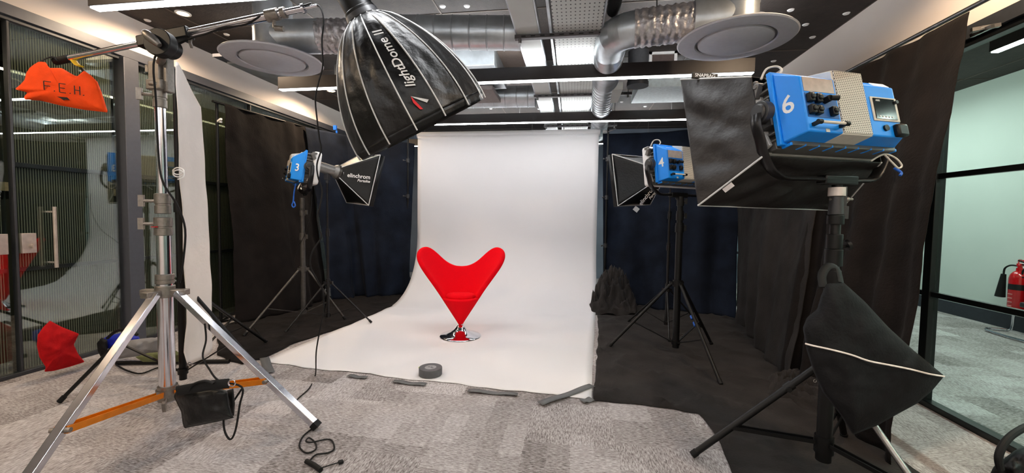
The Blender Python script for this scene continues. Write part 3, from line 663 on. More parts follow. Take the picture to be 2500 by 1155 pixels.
obj('foot_disc', MB().lathe([(0, .002), (.205, .002), (.212, .007), (.205, .014), (.15, .026), (.10, .044), (.065, .07), (.045, .095), (.03, .115), (0, .117)], (cx, cy + .0, .006), n=72), mat('polished_chrome', (225, 225, 230), .06, 1, .02, 4), o, ang=60)

# ================================================================ stands
def knob(mb, p, d, s=1.0):
    p = Vector(p); d = Vector(d).normalized(); mb.cyl(p, p + d * .045 * s, .007 * s, n=10); q = p + d * .05 * s
    mb.box(q, (.014 * s, .05 * s, .02 * s), frame(d)); return mb
def tripod(name, label, c, feet, zh, zb, cols, ml, mc, rleg=.011, brace_t=.55, rb=.008, zbr=None, knobs=True, collar_m=None, group=None, knobdir=None):
    """cols: list of (z0, z1, radius) tube sections, collars are put where they meet"""
    x, y = c; o = thing(name, label, 'stand', (x, y, 0), group); collar_m = collar_m or mc; zbr = zb if zbr is None else zbr
    for i, (a, b, r) in enumerate(cols): obj('column_section', MB().cyl((x, y, a), (x, y, b), r, n=20), mc, o)
    for i in range(len(cols) - 1):
        z = cols[i][1]; r = cols[i][2]; t = MB().cyl((x, y, z - .05), (x, y, z + .01), r + .008, n=20).cyl((x, y, z + .01), (x, y, z + .035), r + .005, n=20)
        cc = obj('collar', t, collar_m, o)
        if knobs: obj('knob', knob(MB(), (x, y, z - .01), knobdir or (CR + V(0, -.1, 0))), collar_m, cc)
    h = MB().cyl((x, y, zh - .03), (x, y, zh + .03), cols[0][2] + .012, n=20)
    for f in feet:
        d = (V(f[0], f[1], 0) - V(x, y, 0)).normalized(); h.box(V(x, y, zh) + d * (cols[0][2] + .02), (.022, .03, .04), frame(d))
    obj('leg_bracket', h, collar_m, o)
    obj('brace_collar', MB().cyl((x, y, zbr - .02), (x, y, zbr + .02), cols[0][2] + .008, n=20), collar_m, o)
    for f in feet:
        d = (V(f[0], f[1], 0) - V(x, y, 0)).normalized(); a = V(x, y, zh) + d * (cols[0][2] + .02); b = V(f[0], f[1], .014)
        l = obj('leg', MB().cyl(a, b, rleg, n=12), ml, o)
        e = (b - a).normalized(); obj('rubber_foot', MB().cyl(b - e * .04, b, rleg + .004, n=12), blackr, l)
        m2 = a.lerp(b, brace_t); obj('brace', MB().bar(V(x, y, zbr) + d * cols[0][2], m2, rb * 2, rb), ml, o)
    return o
# tall left combo stand, square chrome legs and orange braces
c = V(-2.42, 2.11, 0); HB = .77
o = thing('boom_stand', 'tall chrome steel stand with square legs and orange braces at left', 'stand', c)
def cz(z): return V(c.x, c.y, z)
obj('column_section', MB().cyl(cz(.10), cz(HB + .08), .041, n=28), chrome, o)
obj('column_section', MB().cyl(cz(HB + .05), cz(1.22), .036, n=28), chrome, o)
obj('column_section', MB().cyl(cz(1.3), cz(1.98), .027, n=28), chrome, o)
KD = -CR * .95 - CF * .3
for z0, z1, r in ((1.11, 1.22, .045), (1.24, 1.36, .040), (.82, .88, .047), (1.86, 1.98, .034)):
    cc = obj('collar', MB().lathe([(r - .006, 0), (r, .004), (r, (z1 - z0) * .4), (r - .004, (z1 - z0) * .42), (r - .004, (z1 - z0) * .5), (r, (z1 - z0) * .52), (r, z1 - z0 - .004), (r - .008, z1 - z0)], cz(z0), n=28), castm, o)
    if z0 > 1: obj('wing_knob', knob(MB(), cz((z0 + z1) / 2 + .015) + KD * r * .9, KD, 1.35), castm, cc)
obj('red_tag', MB().box(cz(1.16) - CF * .044 - CR * .01, (.025, .004, .03), frame(CF)), labelr, o)
obj('leg_bracket', MB().cyl(cz(HB - .03), cz(HB + .04), .05, n=28).box(cz(HB) , (.25, .05, .035), Matrix.Rotation(math.radians(15), 3, 'Z')).box(cz(HB) - V(0, .05, 0), (.05, .15, .035)).box(cz(HB) + V(-.04, .05, 0), (.05, .13, .035), Matrix.Rotation(.6, 3, 'Z')), castm, o, bevel=.004)
FA = c + .98 * V(math.cos(math.radians(-74)), math.sin(math.radians(-74)), 0); FB = V(-1.445, 2.13, 0); FC = V(-3.02, 2.64, 0)
lsp = (( -.074, HB), (.05, .16))
for f in (FA, FB, FC):
    d = (f - c).normalized(); a = cz(HB) + d * .08; b = V(f.x, f.y, .02)
    l = obj('leg', MB().bar(a, b, .042, .034), chrome, o, bevel=.003)
    e = (b - a).normalized(); obj('rubber_foot', MB().bar(b - e * .03, b + e * .004, .046, .038), blackr, l)
    m2 = a.lerp(b, .66); m1 = cz(.165) + d * .07; sd = V(-d.y, d.x, 0)
    br = MB(); 
    for sgn in (-1, 1): br.bar(m1 + sd * .02 * sgn, m2 + sd * .026 * sgn, .006, .032)
    br.bar(m1 + V(0, 0, -.014), m2 + V(0, 0, -.014), .05, .004)
    bb = obj('brace', br, orange, o, bevel=.0015)
    obj('brace_bolt', MB().cyl(m2 - sd * .04, m2 + sd * .04, .011, n=12), castm, bb)
obj('brace_collar', MB().cyl(cz(.11), cz(.20), .05, n=28).cyl(cz(.14), cz(.18), .058, n=28), castm, o)
obj('locking_tee', knob(MB(), cz(.13) - CF * .05 + CR * .03, V(.5, -.6, -.3), 1.2), castm, o)
hd = MB().box(cz(2.04), (.075, .07, .17)).box(cz(2.05) + CR * .055, (.03, .05, .2)).cyl(cz(1.98), cz(2.0), .05, n=24).box(cz(1.99), (.1, .08, .06))
obj('head_socket', hd, castm, o, bevel=.006)
obj('side_pin', knob(MB(), cz(2.09) - CR * .03, -CR, .8), castm, o)
# boom arm with its pivot
A_ = P(150, 147, 2.42); B_ = P(782, 12, 2.34); bd = (B_ - A_).normalized()
def bt(px): return A_ + bd * ((B_ - A_).length * (px - 150) / (782 - 150))
o = thing('telescopic_boom', 'chrome telescopic boom arm running up to the black dome softbox', 'boom arm', cz(2.12))
obj('arm_tube', MB().cyl(bt(165), bt(345), .017, n=20), chrome, o)
obj('arm_tube', MB().cyl(bt(345), bt(700), .023, n=20), chrome, o)
obj('arm_tube', MB().cyl(bt(660), bt(745), .018, n=20), chrome, o)
obj('end_grip', MB().cyl(bt(135), bt(170), .022, n=20), blackr, o)
obj('grip_sleeve', MB().bar(bt(348), bt(470), .062, .066), black, o, bevel=.008)
obj('tee_knob', knob(MB(), bt(472) - V(0, 0, .03), V(.2, -.3, -1), .9), castm, o)
pc = P(403, 112, 2.30); wl = -CF
obj('pivot_disc', MB().cyl(pc - wl * -.0, pc + wl * .055, .075, n=40).cyl(pc, pc - wl * .06, .055, n=30), black, o, bevel=.004)
obj('locking_handle', MB().tube([pc + wl * .07 + CR * -.055 + CU * .045, pc + wl * .075 + CR * -.02 + CU * .015, pc + wl * .07 + CR * .03 - CU * .03], lambda t: .013 + .012 * math.sin(t * PI), 12, 6), castm, o)
obj('spigot', MB().cyl(cz(2.1), pc - V(0, 0, .02), .02), castm, o)
cl = bt(672); obj('collar_clamp', MB().cyl(bt(655), bt(683), .033, n=24).cyl(bt(690), bt(700), .03, n=24), castm, o)
obj('tee_knob', MB().cyl(cl, cl - V(0, 0, .075), .009).cyl(cl + CR * -.035 - V(0, 0, .075) + CR * .04, cl + CR * .055 - V(0, 0, .08), .015, n=12), castm, o)
obj('end_spigot', MB().cyl(bt(740), bt(745), .026, n=20).cyl(bt(744), bt(775), .009), chrome, o)
# cable along the boom
tag(obj('boom_cable', MB().tube([P(760, 8, 2.33), P(690, 28, 2.36), P(640, 38, 2.34), P(600, 60, 2.34), P(545, 68, 2.34), P(500, 84, 2.35), P(470, 92, 2.36), P(432, 110, 2.38), P(378, 140, 2.28), P(381, 250, 2.32), P(387, 380, 2.34), P(398, 445, 2.3), P(432, 500, 2.32), P(452, 560, 2.34), P(447, 640, 2.36), P(438, 690, 2.40)], .0055, 8, 5), blackr), 'black cable running down the boom arm and the chrome stand', 'cable')
tag(obj('loop_cable', MB().tube([P(500, 790, 2.4), P(503, 830, 2.4), P(495, 870, 2.36), P(510, 900, 2.3), P(535, 930, 2.2), P(590, 945, 2.1), P(585, 990, 2.1), P(575, 1050, 2.08), P(562, 1073, 2.08), P(548, 1050, 2.1), P(548, 1010, 2.16), P(570, 980, 2.2), P(590, 950, 2.2)], .005, 8, 5), blackr), 'black cable looping below the black sandbag on the chrome stand', 'cable')

# ---------------------------------------------------------------- pillow shaped bags
def pillow(outl, depth, thick, seed, wr=.006, nr=14, ns=96, center=None, power=2.2, tilt=(0, 0)):
    """outl: outline corners (px, py) at that distance; gives a stuffed bag with front and back"""
    D = depth
    pts = [P(x, y, D + tilt[0] * (x - outl[0][0]) / 100 + tilt[1] * (y - outl[0][1]) / 100) for x, y in outl]
    loop = [along(pts + [pts[0]], i / ns) for i in range(ns)]
    c = P(*center, D + tilt[0] * (center[0] - outl[0][0]) / 100 + tilt[1] * (center[1] - outl[0][1]) / 100) if center else sum(pts, V(0, 0, 0)) / len(pts)
    nrm = (CP - c).normalized(); mb = MB(); vs = []; fs = []
    for side in (1, -1):
        for j in range(nr + 1):
            s = j / nr
            for i in range(ns):
                p = c.lerp(loop[i], s); h = thick * (1 - s ** power) ** .6
                w_ = wr * (1 - s ** 6) * (nz(p, 9, seed) + .7 * nz(p, 22, seed + 1)) * 2
                vs.append(p + nrm * (side * h * .5 + w_ * side))
    for side in range(2):
        b0 = side * (nr + 1) * ns
        for j in range(nr):
            for i in range(ns):
                q = (b0 + j * ns + i, b0 + j * ns + (i + 1) % ns, b0 + (j + 1) * ns + (i + 1) % ns, b0 + (j + 1) * ns + i); fs.append(q if side == 0 else q[::-1])
    b0, b1 = nr * ns, (2 * nr + 1) * ns
    fs += [(b0 + i, b0 + (i + 1) % ns, b1 + (i + 1) % ns, b1 + i) for i in range(ns)]
    mb.add(vs, fs); mb.c = c; mb.n = nrm; mb.loop = loop; mb.thick = thick; mb.power = power
    return mb
# orange sandbag
ol = [(82, 158), (95, 150), (112, 152), (120, 166), (150, 166), (185, 186), (200, 184), (205, 172), (222, 184), (238, 200), (248, 225), (256, 250), (264, 275), (240, 272), (205, 268), (150, 258), (100, 246), (60, 243), (58, 236), (68, 226), (36, 218), (50, 206), (60, 195), (64, 178), (72, 166)]
pb = pillow(ol, 2.36, .13, 3, .006, center=(150, 218))
o = thing('sandbag', 'orange sandbag lettered F.E.H. hanging from the boom end', 'sandbag', P(150, 275, 2.4))
obj('bag', pb, orbag, o, ang=180)
nfr = pb.n; bx = (P(240, 232, 2.36) - P(60, 205, 2.36)).normalized(); by = nfr.cross(bx)
def onbag(px, py):
    c0 = P(px, py, 2.36)
    def fn(x, y):
        p = c0 + bx * x + by * y; r = (p - pb.c); r -= nfr * r.dot(nfr)
        s = min(.999, r.length / .24); return p + nfr * (.13 * .5 * (1 - s ** 2.2) ** .6 + .0125)
    return fn
def stroke(lst, fn, wd):
    t = MB()
    for a, b in lst:
        A = Vector(a); B = Vector(b); d = (B - A).normalized(); n = V(-d.y, d.x, 0) if len(a) == 3 else None
        k = 6
        for i in range(k):
            p0 = A.lerp(B, i / k); p1 = A.lerp(B, (i + 1) / k); nx, ny = -d[1] * wd / 2, d[0] * wd / 2
            t.add([fn(p0[0] + nx, p0[1] + ny), fn(p0[0] - nx, p0[1] - ny), fn(p1[0] - nx, p1[1] - ny), fn(p1[0] + nx, p1[1] + ny)], [(0, 1, 2, 3)])
    return t
h = .036
obj('lettering', stroke([((-.1, -h), (-.1, h)), ((-.1, h), (-.058, h)), ((-.1, 0), (-.064, 0)), ((-.045, -h), (-.038, -h + .006)),
    ((-.012, -h), (-.012, h)), ((-.012, h), (.025, h)), ((-.012, 0), (.02, 0)), ((-.012, -h), (.025, -h)), ((.045, -h), (.052, -h + .006)),
    ((.075, -h), (.075, h)), ((.105, -h), (.105, h)), ((.075, 0), (.105, 0)), ((.122, -h), (.129, -h + .006))], onbag(150, 215), .0065), marker, o)
obj('black_patch', MB().add([onbag(150, 215)(*q) for q in ((-.03, -.075), (.03, -.07), (.045, -.09), (.02, -.09), (.01, -.1), (-.01, -.085))], [(0, 1, 2, 3, 4, 5)]), marker, o)
obj('strap', MB().tube([P(95, 155, 2.36), P(110, 144, 2.38), P(130, 139, 2.40), P(145, 150, 2.40)], .011, 8, 5, flat=.004).tube([P(178, 150, 2.42), P(190, 158, 2.40), P(200, 168, 2.38), P(207, 178, 2.36)], .011, 8, 5, flat=.004), blackr, o)
obj('yellow_wrap', MB().tube([P(180, 148, 2.41), P(188, 158, 2.39), P(197, 162, 2.38)], .016, 8, 4, flat=.006), mat('yellow_tape', (226, 186, 30), .5), o)
# red sandbag on the floor by the door
ol = [(122, 783), (150, 798), (193, 815), (180, 842), (192, 866), (207, 884), (170, 896), (130, 906), (108, 908), (112, 897), (96, 872), (90, 845), (92, 818), (106, 798)]
o = obj('sandbag', pillow(ol, 3.05, .12, 9, .012, center=(145, 855), tilt=(.22, 0)), redbag, ang=180); tag(o, 'red canvas sandbag standing against the reeded glass door', 'sandbag')
# black sandbag over the right brace
ol = [(428, 958), (440, 952), (480, 948), (540, 948), (555, 955), (560, 990), (566, 1012), (572, 1020), (530, 1030), (480, 1040), (450, 1046), (446, 1035), (442, 1005), (432, 985), (424, 968)]
o = thing('sandbag', 'black sandbag with webbing handle slung over the orange brace', 'sandbag', P(500, 1040, 2.2))
obj('bag', pillow(ol, 2.06, .10, 14, .008, center=(500, 998)), nylon, o, ang=180)
ol = [(550, 955), (570, 948), (574, 985), (572, 1015), (556, 1015)]
obj('rear_pouch', pillow(ol, 2.16, .07, 15, .005, ns=48, nr=8), nylon, o, ang=180)
obj('webbing_band', MB().tube([P(432, 955, 2.0), P(470, 948, 2.0), P(520, 940, 2.02), P(560, 936, 2.04)], .024, 10, 5, flat=.006, up=CF), blackr, o)
obj('handle', MB().tube([P(463, 955, 2.0), P(474, 938, 1.99), P(500, 930, 1.99), P(522, 936, 1.99)], .011, 8, 6, flat=.006), blackr, o)
obj('buckle_ring', MB().tube([P(566, 935, 2.03) + (CR * math.cos(a) + CU * math.sin(a)) * .017 for a in [i * PI / 6 for i in range(13)]], .003, 6, 2), chrome, o)
# cloth flag on a second black stand
_q = P(439, 600, 2.78); x0, y0 = _q.x, _q.y
tripod('flag_stand', 'black stand with long low legs behind the chrome stand', (x0, y0), [(-3.27, 2.14), (-1.93, 2.47), (-2.9, 3.5)], .75, .16, [(.1, 1.3, .022), (1.3, 2.20, .018)], black, black, .012, brace_t=.5, knobs=False)
tag(obj('floor_pole', MB().cyl(fl(285, 886, .02), fl(560, 882, .02), .016), black), 'black pole lying on the floor behind the chrome stand', 'pole')
LE = [P(430, 152, 2.62), P(433, 250, 2.62), P(438, 450, 2.62), P(445, 620, 2.62), P(450, 790, 2.62), P(443, 862, 2.6), P(450, 893, 2.6)]
RE = [P(434, 152, 2.66), P(470, 225, 2.9), P(490, 262, 3.0), P(500, 400, 3.02), P(512, 560, 3.02), P(521, 700, 3.0), P(524, 852, 2.98)]
RE2 = RE[:-1] + [RE[-1]]
def flagpt(u, v):
    a = along(LE, v); b = along(RE, v); p = a.lerp(b, u)
    if v > .9: p += V(0, 0, -.02 * math.sin(u * PI) * (v - .9) * 10)
    return p + CF * (.018 * math.sin(u * 9 + v * 2) * (.3 + v) + .012 * nz(p, 5, 3)) 
o = thing('cloth_flag', 'tall off-white cotton cloth hanging beside the chrome stand', 'cloth', P(480, 900, 2.8))
obj('cloth_sheet', MB().grid(flagpt, 24, 70), clothw, o, solid=.003, ang=180)
g = P(465, 889, 2.63); obj('eyelet', MB().tube([g - CF * .006 + (CR * math.cos(a) + CU * math.sin(a)) * .012 for a in [i * PI / 6 for i in range(13)]], .003, 6, 2), steel, o)
obj('binding_wire', MB().tube([P(436 + 14 * math.cos(i * 1.1), 415 + 10 * math.sin(i * 1.1) + i, 2.6 - .01 * i) for i in range(14)], .004, 6, 3), whitep, o)
# bags in the left corner
ol = [(238, 838), (262, 820), (300, 812), (340, 822), (345, 850), (300, 865), (262, 868), (243, 858)]
o = thing('holdall', 'bright blue and black holdall by the reeded glass', 'bag', fl(290, 870)); obj('bag', pillow(ol, 3.44, .15, 21, .01), bluebag, o, ang=180)
obj('black_end', pillow([(236, 838), (248, 824), (262, 830), (264, 862), (246, 872), (238, 856)], 3.38, .13, 22, .01, ns=40, nr=8), blackr, o, ang=180)
obj('handle', MB().tube([P(262, 826, 3.27), P(285, 808, 3.27), P(315, 806, 3.27), P(335, 818, 3.27)], .012, 8, 6), blackr, o)
ol = [(262, 852), (280, 848), (320, 830), (370, 824), (398, 826), (396, 858), (350, 868), (290, 876), (270, 872)]
tag(obj('dust_bag', pillow(ol, 3.10, .2, 25, .014), greybag, ang=180), 'pale grey cloth bag slumped on the carpet behind the chrome stand', 'bag')
ol = [(330, 872), (360, 862), (430, 856), (446, 868), (440, 884), (350, 884)]
tag(obj('folded_cloth', pillow(ol, 2.98, .1, 26, .01), olive, ang=180), 'folded olive cloth beside the pale grey bag', 'cloth')
tag(obj('floor_cable', MB().tube([fl(283, 890, .012), fl(310, 905, .012), fl(345, 912, .012), fl(385, 898, .012), fl(430, 893, .012)], .006, 8, 5), blackr), 'short black cable on the carpet in front of the pale grey bag', 'cable')
# ================================================================ dome softbox on the boom
ap = P(888, 44, 2.40)
ax = (CR * .435 - CU * .855 + CF * .30).normalized()
xs_ = (CR * .86 + CU * .44); xs_ = (xs_ - ax * xs_.dot(ax)).normalized(); ys_ = ax.cross(xs_)      # across the rim, and depth
LD, NR = .66, 16
def prof(t):     # radius along the dome
    return .085 + .355 * (math.sin(min(1, t) * PI / 2 * .96) ** .70) if t > 0 else .085
def domept(t, a, off=0.0):
    k = a / (2 * PI / NR); fr = k - math.floor(k); pull = .03 * math.sin(PI * fr) * t ** .7
    r = prof(t) * (1 - pull * 1.2) + off
    wr = .010 * nz((math.cos(a) * 3, math.sin(a) * 3, t * 4), 2.2, 4) * math.sin(PI * fr)
    zz = t * LD
    return ap + ax * zz + (xs_ * math.cos(a) + ys_ * math.sin(a)) * (r + wr)
o = thing('dome_softbox', 'large black parabolic dome softbox with white piping hanging from the boom', 'softbox', ap + ax * .1)
obj('dome_fabric', MB().grid(lambda u, v: domept(v, (u % 1) * 2 * PI), 192, 44), mat('glossy_black_nylon', (12, 12, 13), .38, 0, .15, 30, .4, 30, spec=.4), o, solid=.002, ang=60)
obj('skirt', MB().grid(lambda u, v: domept(1, (u % 1) * 2 * PI) + ax * (.045 * v) - (xs_ * math.cos(u * 2 * PI) + ys_ * math.sin(u * 2 * PI)) * (.012 * v), 192, 3), nylon, o, solid=.002, ang=60)
obj('inner_lining', MB().grid(lambda u, v: domept(v * .97 + .02, (u % 1) * 2 * PI, -.012), 96, 20), mat('silver_lining', (190, 190, 192), .3, .6), o)
obj('front_diffusion', MB().lathe([(0, 0), (.40, 0)], ap + ax * (LD * .9), ax, 48), clothw, o)
for k in range(NR):
    a = k * 2 * PI / NR
    obj('piping', MB().tube([domept(t / 12, a, .004) for t in range(13)] + [domept(1, a, .004) + ax * .04], .0042, 6, 2), piping, o)
R_ = frame(ax)
obj('speed_ring', MB().lathe([(.075, -.03), (.095, -.03), (.10, 0), (.09, .02), (.08, .02)], ap, ax, 36), darkg, o)
# lettering on the panel that faces the camera
best = max(range(NR), key=lambda k: -((xs_ * math.cos((k + .5) * 2 * PI / NR) + ys_ * math.sin((k + .5) * 2 * PI / NR)).dot(ap + ax * .4 - CP)) + 0)
# panel facing the camera, one towards the right
TA = (best + .5) * 2 * PI / NR
def dome_text(tc_, ta, sgn):
    def fn(x, y):
        t = tc_ - x / LD; r = prof(max(.02, t)); return domept(t, ta + sgn * y / r, .012)
    return fn
sg = 1 if (xs_ * -math.sin(TA) + ys_ * math.cos(TA)).dot(CR) < 0 else -1
obj('lettering', text_mb('light', .07, dome_text(.665, TA, sg), shear=.35), labelw, o)
obj('lettering', text_mb('Dome II', .07, dome_text(.40, TA, sg), shear=.2), labelw, o)
fn = dome_text(.86, TA, sg)
obj('red_emblem', MB().add([fn(*q) for q in ((.0, .035), (-.045, .02), (-.05, .005), (.035, .03))], [(0, 1, 2, 3)]), labelr, o)
obj('white_emblem', MB().add([fn(*q) for q in ((.035, .03), (.02, .018), (-.03, -.03), (-.02, -.045))], [(0, 1, 2, 3)]), labelw, o)
o = thing('studio_lamp', 'black round lamp head mounted on the dome softbox, cut by the top of the photo', 'studio lamp', ap - ax * .3)
obj('lamp_body', MB().lathe([(.0, -.42), (.07, -.42), (.078, -.40), (.078, -.24), (.070, -.235), (.070, -.20), (.085, -.19), (.085, -.05), (.09, -.045), (.09, -.02), (0, -.02)], ap, ax, 40), black, o)
t = MB()
for k in range(10): t.lathe([(.079, -.40 + k * .016), (.083, -.398 + k * .016), (.079, -.394 + k * .016)], ap, ax, 36)
obj('cooling_fins', t, blackm, o)
obj('yoke', MB().tube([ap - ax * .15 - CF * .1, ap - ax * .15 - CF * .1 - CR * .05, ap - ax * .2 - CR * .14, ap - ax * .15 + CF * .1 - CR * .08, ap - ax * .15 + CF * .1], .012, 8, 5), blackm, o)
tag(obj('hanging_cable', MB().tube([P(768, 10, 2.34), P(782, 18, 2.34), P(790, 50, 2.34), P(786, 100, 2.34), P(788, 160, 2.34), P(778, 200, 2.34), P(770, 240, 2.34), P(774, 290, 2.34), P(780, 340, 2.36), P(784, 365, 2.36), P(774, 400, 2.36), P(776, 430, 2.36), P(786, 465, 2.36), P(782, 500, 2.36), P(775, 530, 2.36), P(780, 560, 2.36), P(784, 580, 2.36), P(762, 615, 2.36), P(758, 650, 2.38), P(775, 685, 2.42), P(788, 710, 2.46), P(790, 760, 2.52), P(782, 800, 2.58), P(772, 860, 2.66), fl(770, 915, .012), fl(755, 948, .008), fl(724, 978, .008), fl(735, 995, .008), fl(768, 1022, .008), fl(766, 1042, .008), fl(740, 1065, .008), fl(731, 1090, .008), fl(748, 1106, .008), fl(770, 1098, .008), fl(770, 1082, .008), fl(755, 1069, .01), fl(747, 1077, .014), fl(760, 1080, .014), fl(805, 1073, .008), fl(816, 1095, .008), fl(800, 1106, .008), fl(772, 1110, .008), fl(756, 1125, .01)], .0045, 8, 5), blackr), 'long black cable hanging from the boom end down to the carpet', 'cable')
o = thing('cable_connector', 'black coiled strain relief and plug on the carpet in front', 'plug', fl(770, 1140))
obj('sleeve', MB().tube([fl(748, 1126, .014), fl(760, 1132, .014), fl(770, 1138, .014), fl(783, 1148, .014)], .012, 12, 4), blackr, o)
obj('lead', MB().tube([fl(783, 1143, .01), fl(805, 1136, .008), fl(828, 1129, .008)], .003, 6, 4), blackr, o)
obj('plug', MB().bar(fl(826, 1130, .01), fl(838, 1126, .01), .022, .014), blackr, o, bevel=.003)
tag(obj('thin_wire', MB().tube([P(762, 475, 4.3), P(758, 520, 4.3), P(745, 570, 4.35), P(728, 605, 4.45), P(716, 640, 4.5)], .003, 6, 5), blackr), 'thin wire drooping right of the blue lamp 3 stand', 'cable')
tag(obj('floor_cable', MB().tube([fl(650, 838, .014), fl(620, 800, .014), fl(600, 797, .014), fl(560, 812, .014), fl(535, 818, .014)], .006, 8, 5), blackr), 'black cable on the black cloth by the reeded glass', 'cable')

# ================================================================ blue lamps
def grille_mat():
    m = bpy.data.materials.new('perforated_cream_grille'); m.use_nodes = True; nt = m.node_tree; N = nt.nodes; L = nt.links; b = N['Principled BSDF']; b.inputs['Roughness'].default_value = .5
    tc = N.new('ShaderNodeTexCoord'); sx = N.new('ShaderNodeSeparateXYZ'); L.new(tc.outputs['UV'], sx.inputs[0])
    def M(op, a, bb=None):
        n = N.new('ShaderNodeMath'); n.operation = op
        for i, q in enumerate((a, bb)):
            if q is None: continue
            if isinstance(q, (int, float)): n.inputs[i].default_value = q
            else: L.new(q, n.inputs[i])
        return n.outputs[0]
    row = M('MULTIPLY', sx.outputs[1], 34); off = M('MULTIPLY', M('MODULO', M('FLOOR', row), 2), .5)
    a = M('ABSOLUTE', M('SUBTRACT', M('FRACT', M('ADD', M('MULTIPLY', sx.outputs[0], 15), off)), .5)); c_ = M('ABSOLUTE', M('SUBTRACT', M('FRACT', row), .5))
    h = M('MULTIPLY', M('LESS_THAN', a, .33), M('LESS_THAN', c_, .27))
    mx = N.new('ShaderNodeMix'); mx.data_type = 'RGBA'; L.new(h, mx.inputs[0]); mx.inputs[6].default_value = (*lin((206, 200, 190)), 1); mx.inputs[7].default_value = (*lin((60, 58, 56)), 1); L.new(mx.outputs[2], b.inputs['Base Color']); return m
grm = grille_mat()
def lamp(label, center, heading, pitch, number, near_right=False, zs=1.0, hubx=0.0, cables=True, ydrop=.29):
    """center: pivot point; heading: horizontal direction the lamp shines; pitch: degrees downwards"""
    f = V(heading.x, heading.y, 0).normalized(); x = V(f.y, -f.x, 0); p = math.radians(pitch)
    y = (f * math.cos(p) - V(0, 0, 1) * math.sin(p)); z = x.cross(y)
    T = Matrix.Translation(center) @ Matrix((x, y, z)).transposed().to_4x4() @ Matrix.Scale(zs, 4); Tw = Matrix.Translation(center) @ Matrix((x, f, V(0, 0, 1))).transposed().to_4x4() @ Matrix.Scale(zs, 4)
    o = thing('panel_lamp', label, 'studio lamp', center - V(0, 0, .3), 'blue numbered panel lamps')
    def part(n, mb, m, par=None, M4=T, **k): return obj(n, mb.xf(M4), m, par or o, **k)
    def hull(x0, x1, y0, x0b, x1b, yb, z0, z1, z0b, z1b):
        return [(x0, y0, z0), (x1, y0, z0), (x1, y0, z1), (x0, y0, z1), (x0b, yb, z0b), (x1b, yb, z0b), (x1b, yb, z1b), (x0b, yb, z1b)], [(0, 1, 2, 3), (7, 6, 5, 4), (0, 4, 5, 1), (1, 5, 6, 2), (2, 6, 7, 3), (3, 7, 4, 0)]
    B = MB(); B.add(*hull(-.322, -.105, -.02, -.300, -.113, -.130, -.168, .168, -.158, .095)); hb = part('left_housing', B, blue, bevel=.006)
    B = MB(); B.add(*hull(.045, .322, -.02, .049, .225, -.130, -.168, .168, -.158, .085)); rb_ = part('right_housing', B, blue, bevel=.006)
    B = MB(); B.add(*hull(-.125, .055, -.02, -.118, .052, -.128, -.168, .176, -.160, .140)); part('centre_housing', B, creamm, bevel=.004)
    me = MB().box((-.032, -.1305, -.008), (.158, .004, .292)); g = part('grille', me, grm)
    uv = g.data.uv_layers.new(name='UVMap'); Ti = T.inverted()
    for li, lp in enumerate(g.data.loops):
        q = Ti @ (g.data.vertices[lp.vertex_index].co); uv.data[li].uv = ((q.x + .111) / .158, (q.z + .154) / .292)
    t = MB().box((0, -.012, 0), (.67, .022, .352))
    for k in range(9): t.box((-.3 + k * .075, -.02, -.178), (.012, .05, .014))
    part('back_flange', t, blue, bevel=.003)
    part('under_tray', MB().box((0, .01, -.168), (.60, .11, .03)).box((0, .04, -.155), (.64, .05, .05)), silverp, bevel=.004)
    t = MB().box((0, .03, 0), (.60, .07, .31))
    for s in (-1, 1):
        for k in range(9): t.box((s * .315, .03, -.14 + k * .035), (.03, .075, .009))
    part('heat_sink', t, silverp, bevel=.002)
    part('front_frame', MB().box((0, .105, 0), (.675, .085, .37)), whitep, bevel=.022)
    part('diffuser', MB().box((0, .147, 0), (.60, .008, .30)), mat('milk_diffuser', (238, 238, 240), .4), bevel=.003)
    # left block details
    YB = -.130
    part('rating_label', MB().box((-.208, YB - .001, .058), (.165, .002, .066)), mat('beige_label', (176, 166, 160), .6), hb)
    part('socket_recess', MB().box((-.208, YB - .0005, -.038), (.168, .002, .112)), blued, hb, bevel=.001)
    for q in ((-.272, -.008), (-.232, -.010), (-.272, -.062), (-.240, -.064), (-.160, -.064)): part('socket', MB().box((q[0], YB - .010, q[1]), (.028, .022, .040)).cyl((q[0], YB - .02, q[1]), (q[0], YB - .028, q[1]), .012, n=14), black, hb, bevel=.004)
    part('plug', MB().cyl((-.190, YB, -.014), (-.190, YB - .03, -.014), .014).cyl((-.190, YB - .03, -.014), (-.160, YB - .04, -.018), .011), blackr, hb)
    part('bar_handle', MB().cyl((-.265, YB - .03, -.128), (-.135, YB - .03, -.128), .006, n=12), creamm, hb)
    for hx in (-.272, -.128): part('handle_end', MB().cyl((hx - .01, YB - .03, -.128), (hx + .01, YB - .03, -.128), .010, n=12).box((hx, YB - .015, -.128), (.014, .03, .014)), black, hb)
    part('small_sticker', MB().box((-.20, YB - .001, -.150), (.02, .002, .014)), creamm, hb)
    # right block details
    sc_ = part('screen_frame', MB().box((.146, YB - .002, -.028), (.152, .006, .116)), creamm, rb_, bevel=.006)
    part('screen', MB().box((.142, YB - .006, -.028), (.122, .004, .098)), screenm, sc_)
    for k in range(5): part('button', MB().cyl((.102 + k * .018, YB - .008, -.066), (.102 + k * .018, YB - .010, -.066), .0035, n=10), whitep, sc_)
    part('encoder_knob', MB().cyl((.210, YB - .004, .008), (.210, YB - .016, .008), .008, n=16), darkg, sc_)
    part('sticker', MB().box((.175, -.110, .106), (.085, .003, .034), Matrix.Rotation(math.radians(-38), 3, 'X')), labelw, rb_)
    part('power_inlet', MB().box((.205, YB - .008, -.128), (.062, .03, .060)), black, rb_, bevel=.01)
    part('power_switch', MB().cyl((.130, YB, -.118), (.130, YB - .008, -.118), .014, n=18), black, rb_)
